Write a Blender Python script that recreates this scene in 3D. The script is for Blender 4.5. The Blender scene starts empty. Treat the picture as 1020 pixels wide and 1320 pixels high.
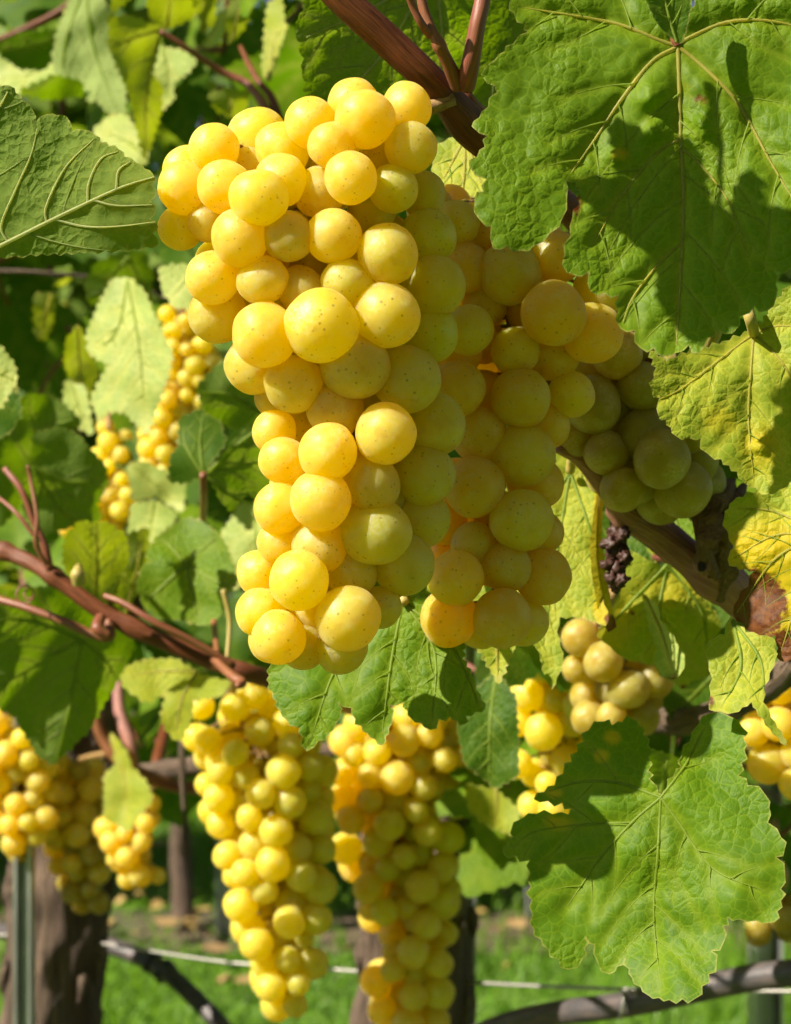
import bpy, bmesh, math, random
import numpy as np
from mathutils import Vector, Matrix, noise
from mathutils.geometry import delaunay_2d_cdt

random.seed(7); rng = np.random.default_rng(7)
scene = bpy.context.scene
C = scene.collection

# ------------------------------------------------------------------ camera, sky, sun, exposure
CAMZ = 0.95          # camera height above the grass, looking level along +Y
K = 4.0e-4           # metres per photo pixel per metre of distance (photo 1020 x 1320)
W0, H0 = 1020, 1320
cam_d = bpy.data.cameras.new('camera'); cam = bpy.data.objects.new('camera', cam_d); C.objects.link(cam)
cam.location = (0, 0, CAMZ); cam.rotation_euler = (math.pi/2, 0, 0)
cam_d.sensor_fit = 'VERTICAL'; cam_d.sensor_height = 36.0
cam_d.lens = 36.0/(H0*K)
cam_d.clip_start = 0.02; cam_d.clip_end = 900
cam_d.dof.use_dof = True; cam_d.dof.focus_distance = 0.485
cam_d.dof.aperture_fstop = cam_d.lens/2.7
scene.camera = cam
scene.render.resolution_x = 791; scene.render.resolution_y = 1024

SUN = Vector((-0.67, -0.35, 0.655)).normalized()     # direction towards the sun
sun_d = bpy.data.lights.new('sun', 'SUN'); sun = bpy.data.objects.new('sun', sun_d); C.objects.link(sun)
sun_d.energy = 5.0; sun_d.angle = math.radians(0.5); sun_d.color = (1.0, 0.965, 0.90)
sun.rotation_euler = SUN.to_track_quat('Z', 'Y').to_euler(); sun.location = (-3, -2, 5)

world = bpy.data.worlds.new('World'); scene.world = world; world.use_nodes = True
wn = world.node_tree.nodes; wl = world.node_tree.links
sky = wn.new('ShaderNodeTexSky'); sky.sky_type = 'NISHITA'; sky.sun_disc = False
sky.dust_density = 0.6; sky.air_density = 0.45; sky.ozone_density = 0.3; sky.sun_elevation = math.asin(SUN.z); sky.sun_rotation = math.atan2(SUN.x, SUN.y)
wn['Background'].inputs['Strength'].default_value = 0.05
wl.new(sky.outputs[0], wn['Background'].inputs['Color'])

vs = scene.view_settings
vs.view_transform = 'Standard'; vs.look = 'None'; vs.exposure = 1.1; vs.gamma = 1.0; vs.use_white_balance = True; vs.white_balance_temperature = 7300; vs.use_curve_mapping = False
scene.render.engine = 'CYCLES'
cy = scene.cycles
cy.use_denoising = True; cy.max_bounces = 7; cy.diffuse_bounces = 4; cy.transmission_bounces = 4
cy.glossy_bounces = 2; cy.transparent_max_bounces = 4; cy.caustics_reflective = False; cy.caustics_refractive = False
cy.use_adaptive_sampling = True; cy.adaptive_threshold = 0.04

def at(px, py, d):
    return Vector(((px-510)*K*d, d, CAMZ-(py-660)*K*d))

# ------------------------------------------------------------------ material helpers
class NT:
    def __init__(s, name):
        s.m = bpy.data.materials.new(name); s.m.use_nodes = True
        s.t = s.m.node_tree; s.n = s.t.nodes; s.n.clear()
        s.out = s.n.new('ShaderNodeOutputMaterial')
    def new(s, typ, **kw):
        nd = s.n.new(typ)
        for k, v in kw.items(): setattr(nd, k, v)
        return nd
    def link(s, a, b): s.t.links.new(a, b)
    def val(s, sock, v):
        if hasattr(v, 'bl_idname') or isinstance(v, bpy.types.NodeSocket): s.link(v, sock)
        else: sock.default_value = v
    def mix(s, f, a, b, blend='MIX'):
        nd = s.new('ShaderNodeMix', data_type='RGBA', blend_type=blend)
        s.val(nd.inputs[0], f); s.val(nd.inputs[6], a if isinstance(a, bpy.types.NodeSocket) else (*a, 1)); s.val(nd.inputs[7], b if isinstance(b, bpy.types.NodeSocket) else (*b, 1))
        return nd.outputs[2]
    def math(s, op, a, b=0.0, c=0.0):
        nd = s.new('ShaderNodeMath', operation=op)
        s.val(nd.inputs[0], a); s.val(nd.inputs[1], b)
        s.val(nd.inputs[2], c)
        return nd.outputs[0]
    def ramp(s, f, lo, hi, a=0.0, b=1.0):
        nd = s.new('ShaderNodeMapRange'); nd.clamp = True
        s.val(nd.inputs[0], f)
        for i, v in enumerate((lo, hi, a, b)): s.val(nd.inputs[i+1], v)
        return nd.outputs[0]
    def noise(s, vec, scale, detail=2, rough=0.5):
        nd = s.new('ShaderNodeTexNoise'); s.link(vec, nd.inputs['Vector'])
        nd.inputs['Scale'].default_value = scale; nd.inputs['Detail'].default_value = detail; nd.inputs['Roughness'].default_value = rough
        return nd.outputs['Fac']
    def voro(s, vec, scale, feature='F1'):
        nd = s.new('ShaderNodeTexVoronoi', feature=feature); s.link(vec, nd.inputs['Vector'])
        nd.inputs['Scale'].default_value = scale
        return nd.outputs['Distance'], nd
    def offset_by_random(s, vec, amount=40.0):
        oi = s.new('ShaderNodeObjectInfo')
        nd = s.new('ShaderNodeVectorMath', operation='ADD'); s.link(vec, nd.inputs[0])
        sc = s.math('MULTIPLY', oi.outputs['Random'], amount)
        cb = s.new('ShaderNodeCombineXYZ'); s.link(sc, cb.inputs[0]); s.link(sc, cb.inputs[1]); s.link(s.math('MULTIPLY', sc, -0.7), cb.inputs[2])
        s.link(cb.outputs[0], nd.inputs[1])
        return nd.outputs[0], oi.outputs['Random']
    def principled(s, **kw):
        p = s.new('ShaderNodeBsdfPrincipled')
        for k, v in kw.items(): s.val(p.inputs[k], v)
        return p

def rgb(*c): return (*c, 1.0)

def berry_material(name, colour, tint, shade, deep):
    t = NT(name)
    tc = t.new('ShaderNodeTexCoord')
    v, rnd = t.offset_by_random(tc.outputs['Object'])
    big = t.noise(v, 1.1, 2)
    col = t.mix(t.ramp(big, 0.35, 0.68), colour, shade)
    # per berry ripeness
    r2 = t.math('FRACT', t.math('MULTIPLY', rnd, 17.3))
    col = t.mix(t.math('MULTIPLY', r2, 0.55), col, tint)
    # rosy russet bruise
    ru = t.noise(v, 1.7, 5, 0.62)
    col = t.mix(t.ramp(ru, 0.54, 0.74, 0, 0.62), col, (0.54, 0.22, 0.07))
    # mottled wax bloom
    bl = t.noise(v, 9.0, 4, 0.7); bl2 = t.noise(v, 1.6, 2)
    wax = t.math('MULTIPLY', t.ramp(bl, 0.38, 0.75), t.ramp(bl2, 0.40, 0.65))
    col = t.mix(t.math('MULTIPLY', wax, 0.32), col, (0.86, 0.74, 0.42))
    # lenticel specks
    d1, vn = t.voro(v, 4.4)
    wn_ = t.new('ShaderNodeTexWhiteNoise'); t.link(vn.outputs['Position'], wn_.inputs['Vector'])
    rad = t.math('MULTIPLY_ADD', wn_.outputs['Value'], 0.15, 0.05)
    keep = t.math('GREATER_THAN', wn_.outputs['Value'], 0.12)
    speck = t.math('MULTIPLY', t.ramp(t.math('DIVIDE', d1, rad), 0.75, 1.2, 1, 0), keep)
    col = t.mix(t.math('MULTIPLY', speck, 0.92), col, (0.09, 0.026, 0.006))
    d3, _ = t.voro(v, 13.0)
    col = t.mix(t.ramp(d3, 0.08, 0.20, 0.5, 0), col, (0.42, 0.22, 0.04))
    # scar at the blossom end of the berry
    sep = t.new('ShaderNodeSeparateXYZ'); t.link(tc.outputs['Object'], sep.inputs[0])
    scar = t.ramp(sep.outputs[2], -0.992, -0.978, 1, 0)
    col = t.mix(t.math('MULTIPLY', scar, 0.85), col, (0.07, 0.03, 0.01))
    bump = t.new('ShaderNodeBump'); bump.inputs['Strength'].default_value = 0.06; bump.inputs['Distance'].default_value = 0.05
    t.link(t.noise(v, 14, 3), bump.inputs['Height'])
    bloom = t.mix(t.math('MULTIPLY', wax, 0.60), t.mix(0.12, col, (0.92, 0.80, 0.36)), (0.93, 0.84, 0.48))
    flesh = t.principled(**{'Base Color': t.mix(0.15, bloom, deep), 'Roughness': t.ramp(bl, 0.3, 0.75, 0.38, 0.55), 'Specular IOR Level': 0.65,
        'Subsurface Weight': 0.9, 'Subsurface Radius': (1.0, 0.80, 0.12), 'Subsurface Scale': 0.016, 'Normal': bump.outputs[0],
        'Sheen Weight': 0.35, 'Sheen Roughness': 0.45, 'Sheen Tint': (1.0, 0.86, 0.45, 1.0)})
    glow = t.new('ShaderNodeBsdfTranslucent'); t.link(t.mix(0.80, col, deep), glow.inputs[0])
    mx = t.new('ShaderNodeMixShader'); t.link(t.ramp(wax, 0, 1, 0.54, 0.30), mx.inputs[0])
    t.link(flesh.outputs[0], mx.inputs[1]); t.link(glow.outputs[0], mx.inputs[2]); t.link(mx.outputs[0], t.out.inputs[0])
    return t.m

def leaf_material(name, dark, light, under, trans, yellow=(0.60, 0.42, 0.015), tr=0.42, edge=(0.40, 0.36, 0.10), rough=0.52):
    t = NT(name)
    uv = t.new('ShaderNodeUVMap'); uv.uv_map = 'UVMap'
    v, rnd = t.offset_by_random(uv.outputs[0], 30)
    at_ = t.new('ShaderNodeAttribute'); at_.attribute_name = 'leafdata'
    sp = t.new('ShaderNodeSeparateColor'); t.link(at_.outputs['Color'], sp.inputs[0])
    e, g, st = sp.outputs[0], sp.outputs[1], sp.outputs[2]     # edge closeness, vein closeness, dry stain
    yel = at_.outputs['Alpha']                                 # yellowing
    geo = t.new('ShaderNodeNewGeometry'); back = geo.outputs['Backfacing']
    n1 = t.noise(v, 0.9, 3); n2 = t.noise(v, 6.0, 4, 0.65)
    col = t.mix(t.ramp(n1, 0.3, 0.7), dark, light)
    col = t.mix(t.ramp(n2, 0.35, 0.75, 0, 0.35), col, light)
    col = t.mix(t.math('MULTIPLY', rnd, 0.35), col, (light[0]*1.25, light[1]*1.0, light[2]*0.9))
    # net of fine veins
    de, _ = t.voro(v, 3.4, 'DISTANCE_TO_EDGE')
    net = t.ramp(de, 0.0, 0.085, 1, 0)
    de2, _ = t.voro(v, 9.0, 'DISTANCE_TO_EDGE')
    net2 = t.ramp(de2, 0.0, 0.10, 1, 0)
    nets = t.math('MAXIMUM', t.math('MULTIPLY', net, 0.5), t.math('MULTIPLY', net2, 0.16))
    col = t.mix(nets, col, (light[0]*1.9, light[1]*1.45, light[2]*1.6))
    col = t.mix(t.math('MULTIPLY', g, 0.40), col, (light[0]*2.2, light[1]*1.5, light[2]*1.5))
    ycol = t.mix(t.ramp(n2, 0.3, 0.7), yellow, (yellow[0]*0.75, yellow[1]*0.9, yellow[2]))
    yf = t.ramp(t.math('ADD', yel, t.math('MULTIPLY', t.math('SUBTRACT', n1, 0.5), 0.9)), 0.15, 0.85)
    yf = t.math('MULTIPLY', yf, t.ramp(yel, 0.0, 0.15))
    col = t.mix(yf, col, ycol)
    col_b = t.mix(t.math('MULTIPLY', t.ramp(nets, 0, 1), 0.9), under, (under[0]*1.5, under[1]*1.35, under[2]*1.4))
    col_b = t.mix(t.math('MULTIPLY', yf, 0.8), col_b, ycol)
    col = t.mix(back, col, col_b)
    ef = t.ramp(t.math('MULTIPLY_ADD', n2, 0.35, e), 0.98, 1.22)
    col = t.mix(t.math('MULTIPLY', ef, 0.75), col, edge)
    # small insect and rust specks, dry patches
    n3 = t.noise(v, 2.6, 5, 0.7)
    spk = t.ramp(n3, 0.735, 0.77)
    col = t.mix(t.math('MULTIPLY', spk, 0.8), col, (0.12, 0.055, 0.02))
    stf = t.ramp(t.math('ADD', st, t.math('MULTIPLY', t.math('SUBTRACT', n3, 0.5), 1.2)), 0.35, 0.60)
    stf = t.math('MULTIPLY', stf, t.ramp(st, 0.0, 0.1))
    brown = t.mix(t.ramp(n2, 0.35, 0.65), (0.075, 0.018, 0.006), (0.20, 0.065, 0.012))
    col = t.mix(stf, col, brown)
    tcol = t.mix(yf, t.mix(nets, trans, (trans[0]*1.35, trans[1]*1.15, trans[2]*1.3)), (0.62, 0.50, 0.02))
    tcol = t.mix(stf, tcol, (0.14, 0.03, 0.005))
    tcol = t.mix(t.math('MULTIPLY', g, 0.35), tcol, (0.55, 0.52, 0.10))
    bump = t.new('ShaderNodeBump'); bump.inputs['Distance'].default_value = 0.0007
    bump.inputs['Strength'].default_value = 0.5
    hgt = t.math('ADD', t.math('MULTIPLY', t.ramp(de, 0.0, 0.30), 0.7), t.math('MULTIPLY', t.ramp(de2, 0.0, 0.35), 0.22))
    hgt = t.math('ADD', hgt, t.math('MULTIPLY', n2, 0.25))
    hgt = t.math('MULTIPLY', hgt, t.ramp(t.noise(v, 0.45, 1), 0.36, 0.64, 0.15, 1.25))
    t.link(hgt, bump.inputs['Height'])
    p = t.principled(**{'Base Color': col, 'Roughness': t.ramp(back, 0, 1, rough, 0.75), 'Specular IOR Level': t.ramp(back, 0, 1, 0.18, 0.10), 'Normal': bump.outputs[0]})
    tl = t.new('ShaderNodeBsdfTranslucent'); t.link(tcol, tl.inputs[0]); t.link(bump.outputs[0], tl.inputs['Normal'])
    mx = t.new('ShaderNodeMixShader'); mx.inputs[0].default_value = tr
    t.link(p.outputs[0], mx.inputs[1]); t.link(tl.outputs[0], mx.inputs[2])
    t.link(mx.outputs[0], t.out.inputs[0])
    return t.m

def simple_material(name, c1, c2, scale=40, rough=0.6, bump=0.3, stretch=(1, 1, 1), metallic=0.0, c3=None, sss=0.0, dist=0.002, spec=0.4, trans=None):
    t = NT(name); tc = t.new('ShaderNodeTexCoord')
    mp = t.new('ShaderNodeMapping'); mp.inputs['Scale'].default_value = stretch; t.link(tc.outputs['UV'], mp.inputs['Vector'])
    n1 = t.noise(mp.outputs[0], scale, 5, 0.65); n2 = t.noise(mp.outputs[0], scale*0.13, 3)
    col = t.mix(t.ramp(n1, 0.3, 0.7), c1, c2)
    if c3: col = t.mix(t.ramp(n2, 0.45, 0.65), col, c3)
    b = t.new('ShaderNodeBump'); b.inputs['Strength'].default_value = bump; b.inputs['Distance'].default_value = dist; t.link(n1, b.inputs['Height'])
    p = t.principled(**{'Base Color': col, 'Roughness': rough, 'Metallic': metallic, 'Normal': b.outputs[0], 'Specular IOR Level': spec})
    if sss:
        p.inputs['Subsurface Weight'].default_value = sss; p.inputs['Subsurface Radius'].default_value = (1, .6, .2); p.inputs['Subsurface Scale'].default_value = 0.001
    if trans:
        tl = t.new('ShaderNodeBsdfTranslucent'); tl.inputs[0].default_value = (*trans, 1); mx = t.new('ShaderNodeMixShader'); mx.inputs[0].default_value = 0.5
        t.link(p.outputs[0], mx.inputs[1]); t.link(tl.outputs[0], mx.inputs[2]); t.link(mx.outputs[0], t.out.inputs[0])
    else: t.link(p.outputs[0], t.out.inputs[0])
    return t.m

M = {}
M['berry'] = berry_material('berry_skin_gold', (0.91, 0.67, 0.095), (0.90, 0.59, 0.075), (0.87, 0.60, 0.090), (0.99, 0.79, 0.045))
M['berry_shaded_amber'] = berry_material('berry_skin_shaded_amber', (0.91, 0.59, 0.060), (0.89, 0.50, 0.050), (0.86, 0.53, 0.060), (0.99, 0.69, 0.030))  # amber copy of the gold skin; warm shade put into the colour
M['berry_pale'] = berry_material('berry_skin_lemon', (0.90, 0.72, 0.080), (0.88, 0.65, 0.060), (0.83, 0.67, 0.080), (0.98, 0.83, 0.035))
M['berry_shaded_green'] = berry_material('berry_skin_shaded_green', (0.46, 0.37, 0.035), (0.46, 0.31, 0.025), (0.40, 0.34, 0.035), (0.60, 0.46, 0.014))  # darkened copy of the skin; shade of the dim bunches put into the colour
M['leaf'] = leaf_material('leaf_green', (0.046, 0.122, 0.005), (0.105, 0.208, 0.010), (0.14, 0.21, 0.04), (0.24, 0.42, 0.006))
M['leaf_lime'] = leaf_material('leaf_lime', (0.16, 0.25, 0.018), (0.26, 0.34, 0.035), (0.26, 0.32, 0.07), (0.42, 0.52, 0.012))
M['leaf_pale'] = leaf_material('leaf_pale', (0.21, 0.32, 0.065), (0.33, 0.44, 0.12), (0.30, 0.39, 0.13), (0.36, 0.52, 0.04), rough=0.5)
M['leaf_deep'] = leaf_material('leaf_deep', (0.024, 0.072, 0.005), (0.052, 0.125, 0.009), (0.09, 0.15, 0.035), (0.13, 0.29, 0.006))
M['vein'] = simple_material('leaf_vein', (0.32, 0.31, 0.055), (0.40, 0.36, 0.08), 200, 0.5, 0.1, sss=0.3, trans=(0.75, 0.72, 0.20))
M['vein_under'] = simple_material('leaf_vein_underside', (0.36, 0.40, 0.16), (0.46, 0.48, 0.22), 200, 0.6, 0.1, sss=0.3, trans=(0.70, 0.75, 0.30))
M['vein_under_faint'] = simple_material('leaf_side_vein_underside', (0.22, 0.28, 0.09), (0.28, 0.33, 0.12), 200, 0.6, 0.1, trans=(0.60, 0.72, 0.20))
M['vein_faint'] = simple_material('leaf_vein_faint', (0.17, 0.26, 0.03), (0.23, 0.30, 0.05), 200, 0.5, 0.1, trans=(0.62, 0.76, 0.12))
M['cane'] = simple_material('ripe_cane_bark', (0.045, 0.012, 0.005), (0.25, 0.080, 0.032), 16, 0.42, 0.6, (1, 0.06, 1), c3=(0.12, 0.030, 0.011), dist=0.0010, spec=0.28)
M['old_cane'] = simple_material('weathered_cane_bark', (0.17, 0.055, 0.040), (0.46, 0.22, 0.16), 9, 0.5, 0.8, (1, 0.10, 1), c3=(0.25, 0.09, 0.075), dist=0.001)
M['bark'] = simple_material('old_vine_bark', (0.018, 0.011, 0.008), (0.30, 0.205, 0.145), 1.9, 0.85, 1.0, (1.6, 0.14, 1), c3=(0.085, 0.052, 0.036), dist=0.010)
M['shoot'] = simple_material('pink_shoot_skin', (0.15, 0.048, 0.020), (0.28, 0.115, 0.048), 14, 0.45, 0.3, (1, 0.1, 1), c3=(0.17, 0.042, 0.024), sss=0.2, dist=0.0004)
M['petiole_red'] = simple_material('red_petiole_skin', (0.15, 0.035, 0.03), (0.27, 0.10, 0.05), 14, 0.42, 0.4, (1, 0.06, 1), dist=0.0004)
M['petiole'] = simple_material('green_petiole_skin', (0.33, 0.24, 0.07), (0.42, 0.36, 0.10), 40, 0.45, 0.3, (1, 0.1, 1), sss=0.4, dist=0.0004)
M['rachis'] = simple_material('bunch_stalk_skin', (0.28, 0.16, 0.06), (0.40, 0.28, 0.10), 60, 0.6, 0.5, (1, .3, 1), c3=(0.22, 0.09, 0.04), dist=0.0006)
M['raisin'] = simple_material('dried_berry_skin', (0.016, 0.006, 0.004), (0.075, 0.028, 0.018), 9, 0.55, 1.0, dist=0.02)
M['dry'] = simple_material('dried_leaf_brown', (0.09, 0.045, 0.02), (0.24, 0.13, 0.06), 8, 0.8, 0.8, dist=0.002)
M['steel'] = simple_material('galvanised_steel', (0.40, 0.41, 0.42), (0.58, 0.59, 0.58), 90, 0.42, 0.15, metallic=0.75, c3=(0.34, 0.34, 0.33))
M['wire'] = simple_material('trellis_wire_zinc', (0.34, 0.32, 0.29), (0.46, 0.44, 0.40), 60, 0.4, 0.2, metallic=0.6)
M['hose'] = simple_material('black_polythene_hose', (0.035, 0.033, 0.036), (0.085, 0.075, 0.078), 30, 0.38, 0.2, (1, .2, 1), c3=(0.11, 0.085, 0.08))
M['tie'] = simple_material('soft_black_tie', (0.015, 0.015, 0.016), (0.03, 0.03, 0.03), 40, 0.6, 0.3)

# ------------------------------------------------------------------ object helpers
def tag(o, label=None, cat=None, group=None, kind=None):
    for k, v in (('label', label), ('category', cat), ('group', group), ('kind', kind)):
        if v: o[k] = v
    return o
def link(name, me, parent=None, mat=None):
    o = bpy.data.objects.new(name, me); C.objects.link(o)
    if mat is not None and me is not None and not me.materials: me.materials.append(M[mat] if isinstance(mat, str) else mat)
    if parent is not None:
        o.parent = parent
        o.matrix_parent_inverse = Matrix.Translation(-Vector(parent['_o']) if '_o' in parent else -parent.location)
    return o
ORG = {}
def empty(name, loc, label, cat, group=None):
    o = bpy.data.objects.new(name, None); C.objects.link(o); o.location = loc; o.empty_display_size = 0.02
    return tag(o, label, cat, group)
def child(name, me, parent, mat=None, base=None):
    """part whose mesh is in world coordinates; base = origin of the chain of parents"""
    o = bpy.data.objects.new(name, me); C.objects.link(o)
    if mat is not None and not me.materials: me.materials.append(M[mat])
    o.parent = parent
    o.location = -Vector(base) if base is not None else Vector((0, 0, 0))
    return o
def mesh_of(name, verts, faces, smooth=True):
    me = bpy.data.meshes.new(name); me.from_pydata([tuple(v) for v in verts], [], [tuple(f) for f in faces]); me.update()
    if smooth and len(me.polygons): me.polygons.foreach_set('use_smooth', np.ones(len(me.polygons), dtype=bool))
    return me

def spline(pts, n=8):
    """Catmull-Rom through the points (any dimension)"""
    P = np.array(pts, float)
    if len(P) < 3:
        t = np.linspace(0, 1, n+1)[:, None]; return P[0]*(1-t)+P[1]*t
    Q = np.vstack([2*P[0]-P[1], P, 2*P[-1]-P[-2]]); out = []
    for i in range(1, len(Q)-2):
        p0, p1, p2, p3 = Q[i-1:i+3]
        for s in np.arange(n)/n:
            out.append(0.5*((2*p1)+(-p0+p2)*s+(2*p0-5*p1+4*p2-p3)*s*s+(-p0+3*p1-3*p2+p3)*s**3))
    out.append(P[-1]); return np.array(out)

class Tube:
    """collects swept tubes into one mesh with UVs (u round the tube, v along it, in cm)"""
    def __init__(s): s.v, s.f, s.uv = [], [], []
    def add(s, path, radii, seg=8, bumps=0.0, cap=True, seed=0, fr=120.0, knots=()):
        P = np.array(path, float); n = len(P)
        R = np.interp(np.linspace(0, 1, n), np.linspace(0, 1, len(radii)), radii) if np.ndim(radii) else np.full(n, radii)
        T = np.gradient(P, axis=0); T /= np.linalg.norm(T, axis=1)[:, None]+1e-12
        ref = np.array([0.13, 0.95, 0.29]); b0 = len(s.v); L = 0
        for i in range(n):
            t = T[i]; a = ref-t*np.dot(ref, t); a /= np.linalg.norm(a)+1e-9; ref = a; b = np.cross(t, a)
            if i: L += np.linalg.norm(P[i]-P[i-1])
            for k in range(seg):
                th = 2*math.pi*k/seg; dr = a*math.cos(th)+b*math.sin(th); r = R[i]
                for (kp, kw, ka) in knots: r *= 1+ka*math.exp(-((i/(n-1)-kp)/kw)**2)
                if bumps: r *= 1+bumps*noise.noise(Vector(P[i]*fr*0.5+dr*2.2+seed))*1.6
                s.v.append(P[i]+dr*r); s.uv.append((k/seg*2*math.pi*R[i]*100, L*100))
        for i in range(n-1):
            for k in range(seg):
                k2 = (k+1) % seg
                s.f.append((b0+i*seg+k, b0+i*seg+k2, b0+(i+1)*seg+k2, b0+(i+1)*seg+k))
        if cap:
            s.f.append(tuple(b0+k for k in range(seg))[::-1]); s.f.append(tuple(b0+(n-1)*seg+k for k in range(seg)))
    def mesh(s, name):
        me = mesh_of(name, s.v, s.f); ul = me.uv_layers.new(name='UVMap')
        li = np.empty(len(me.loops), int); me.loops.foreach_get('vertex_index', li)
        ul.data.foreach_set('uv', np.array(s.uv)[li].ravel()); return me

def pxpath(pts, n=8):
    """pixel+distance control points -> world path"""
    q = spline(pts, n); return [at(*p) for p in q]

# ------------------------------------------------------------------ leaves
def inside(pts, poly):
    x, y = pts[:, 0], pts[:, 1]; res = np.zeros(len(pts), bool); j = len(poly)-1
    for i in range(len(poly)):
        xi, yi = poly[i]; xj, yj = poly[j]
        c = ((yi > y) != (yj > y)) & (x < (xj-xi)*(y-yi)/(yj-yi+1e-12)+xi); res ^= c; j = i
    return res
def seg_dist(pts, segs):
    d = np.full(len(pts), 1e9)
    for (a, b) in segs:
        ab = b-a; L = ab@ab+1e-12; t = np.clip(((pts-a)@ab)/L, 0, 1)
        d = np.minimum(d, np.hypot(*(pts-(a+t[:, None]*ab)).T))
    return d
def serrate(outline, tooth, amp, rnd, fine):
    """walk round an outline adding pointed teeth of about that length and depth"""
    P = np.array(outline, float); A = 0.5*np.sum(P[:, 0]*np.roll(P[:, 1], -1)-np.roll(P[:, 0], -1)*P[:, 1]); out = []
    for i in range(len(P)):
        a, b = P[i], P[(i+1) % len(P)]; L = np.hypot(*(b-a)); n = max(1, int(round(L/tooth)))
        nr = np.array([b[1]-a[1], a[0]-b[0]])/(L+1e-9)*(1 if A > 0 else -1)
        for k in range(n):
            q = a+(b-a)*k/n
            out.append(q)
            if amp > 0:
                f = 0.45+0.2*rnd.random(); tp = a+(b-a)*(k+f)/n+nr*amp*(0.5+rnd.random()*0.9)*min(1, L/n/tooth+0.2)
                out.append(tp)
    # refine so that edges are no longer than the mesh spacing
    Q = []
    for i in range(len(out)):
        a, b = out[i], out[(i+1) % len(out)]; m = max(1, int(np.hypot(*(b-a))/fine))
        for k in range(m): Q.append(a+(b-a)*k/m)
    return np.array(Q)

def auto_veins(veins, poly, gap, rnd, reach=0.55):
    """side veins off each main vein, curving to the margin"""
    out = []
    for v in veins:
        S = spline(v, 12); L = np.concatenate([[0], np.cumsum(np.hypot(*np.diff(S, axis=0).T))]); tot = L[-1]
        if tot < gap*2: continue
        s = gap*(0.9+0.3*rnd.random()); side = 1
        while s < tot*0.92:
            i = min(np.searchsorted(L, s), len(S)-2); p = S[i]; t = S[i+1]-S[i-1 if i else 0]; t = t/(np.hypot(*t)+1e-9)
            ang = math.radians(48+rnd.random()*10)*side; d = np.array([t[0]*math.cos(ang)-t[1]*math.sin(ang), t[0]*math.sin(ang)+t[1]*math.cos(ang)])
            ln = max(tot*reach*(1-0.55*s/tot), gap); path = [p]; q = p.copy()
            for k in range(8):
                d = d*0.93+t*0.07; d /= np.hypot(*d); q = q+d*ln/8
                if not inside(q[None], poly)[0]: break
                path.append(q.copy())
            if len(path) > 3: out.append(np.array(path))
            side = -side; s += gap*(0.42+0.25*rnd.random())
    return out

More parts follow.
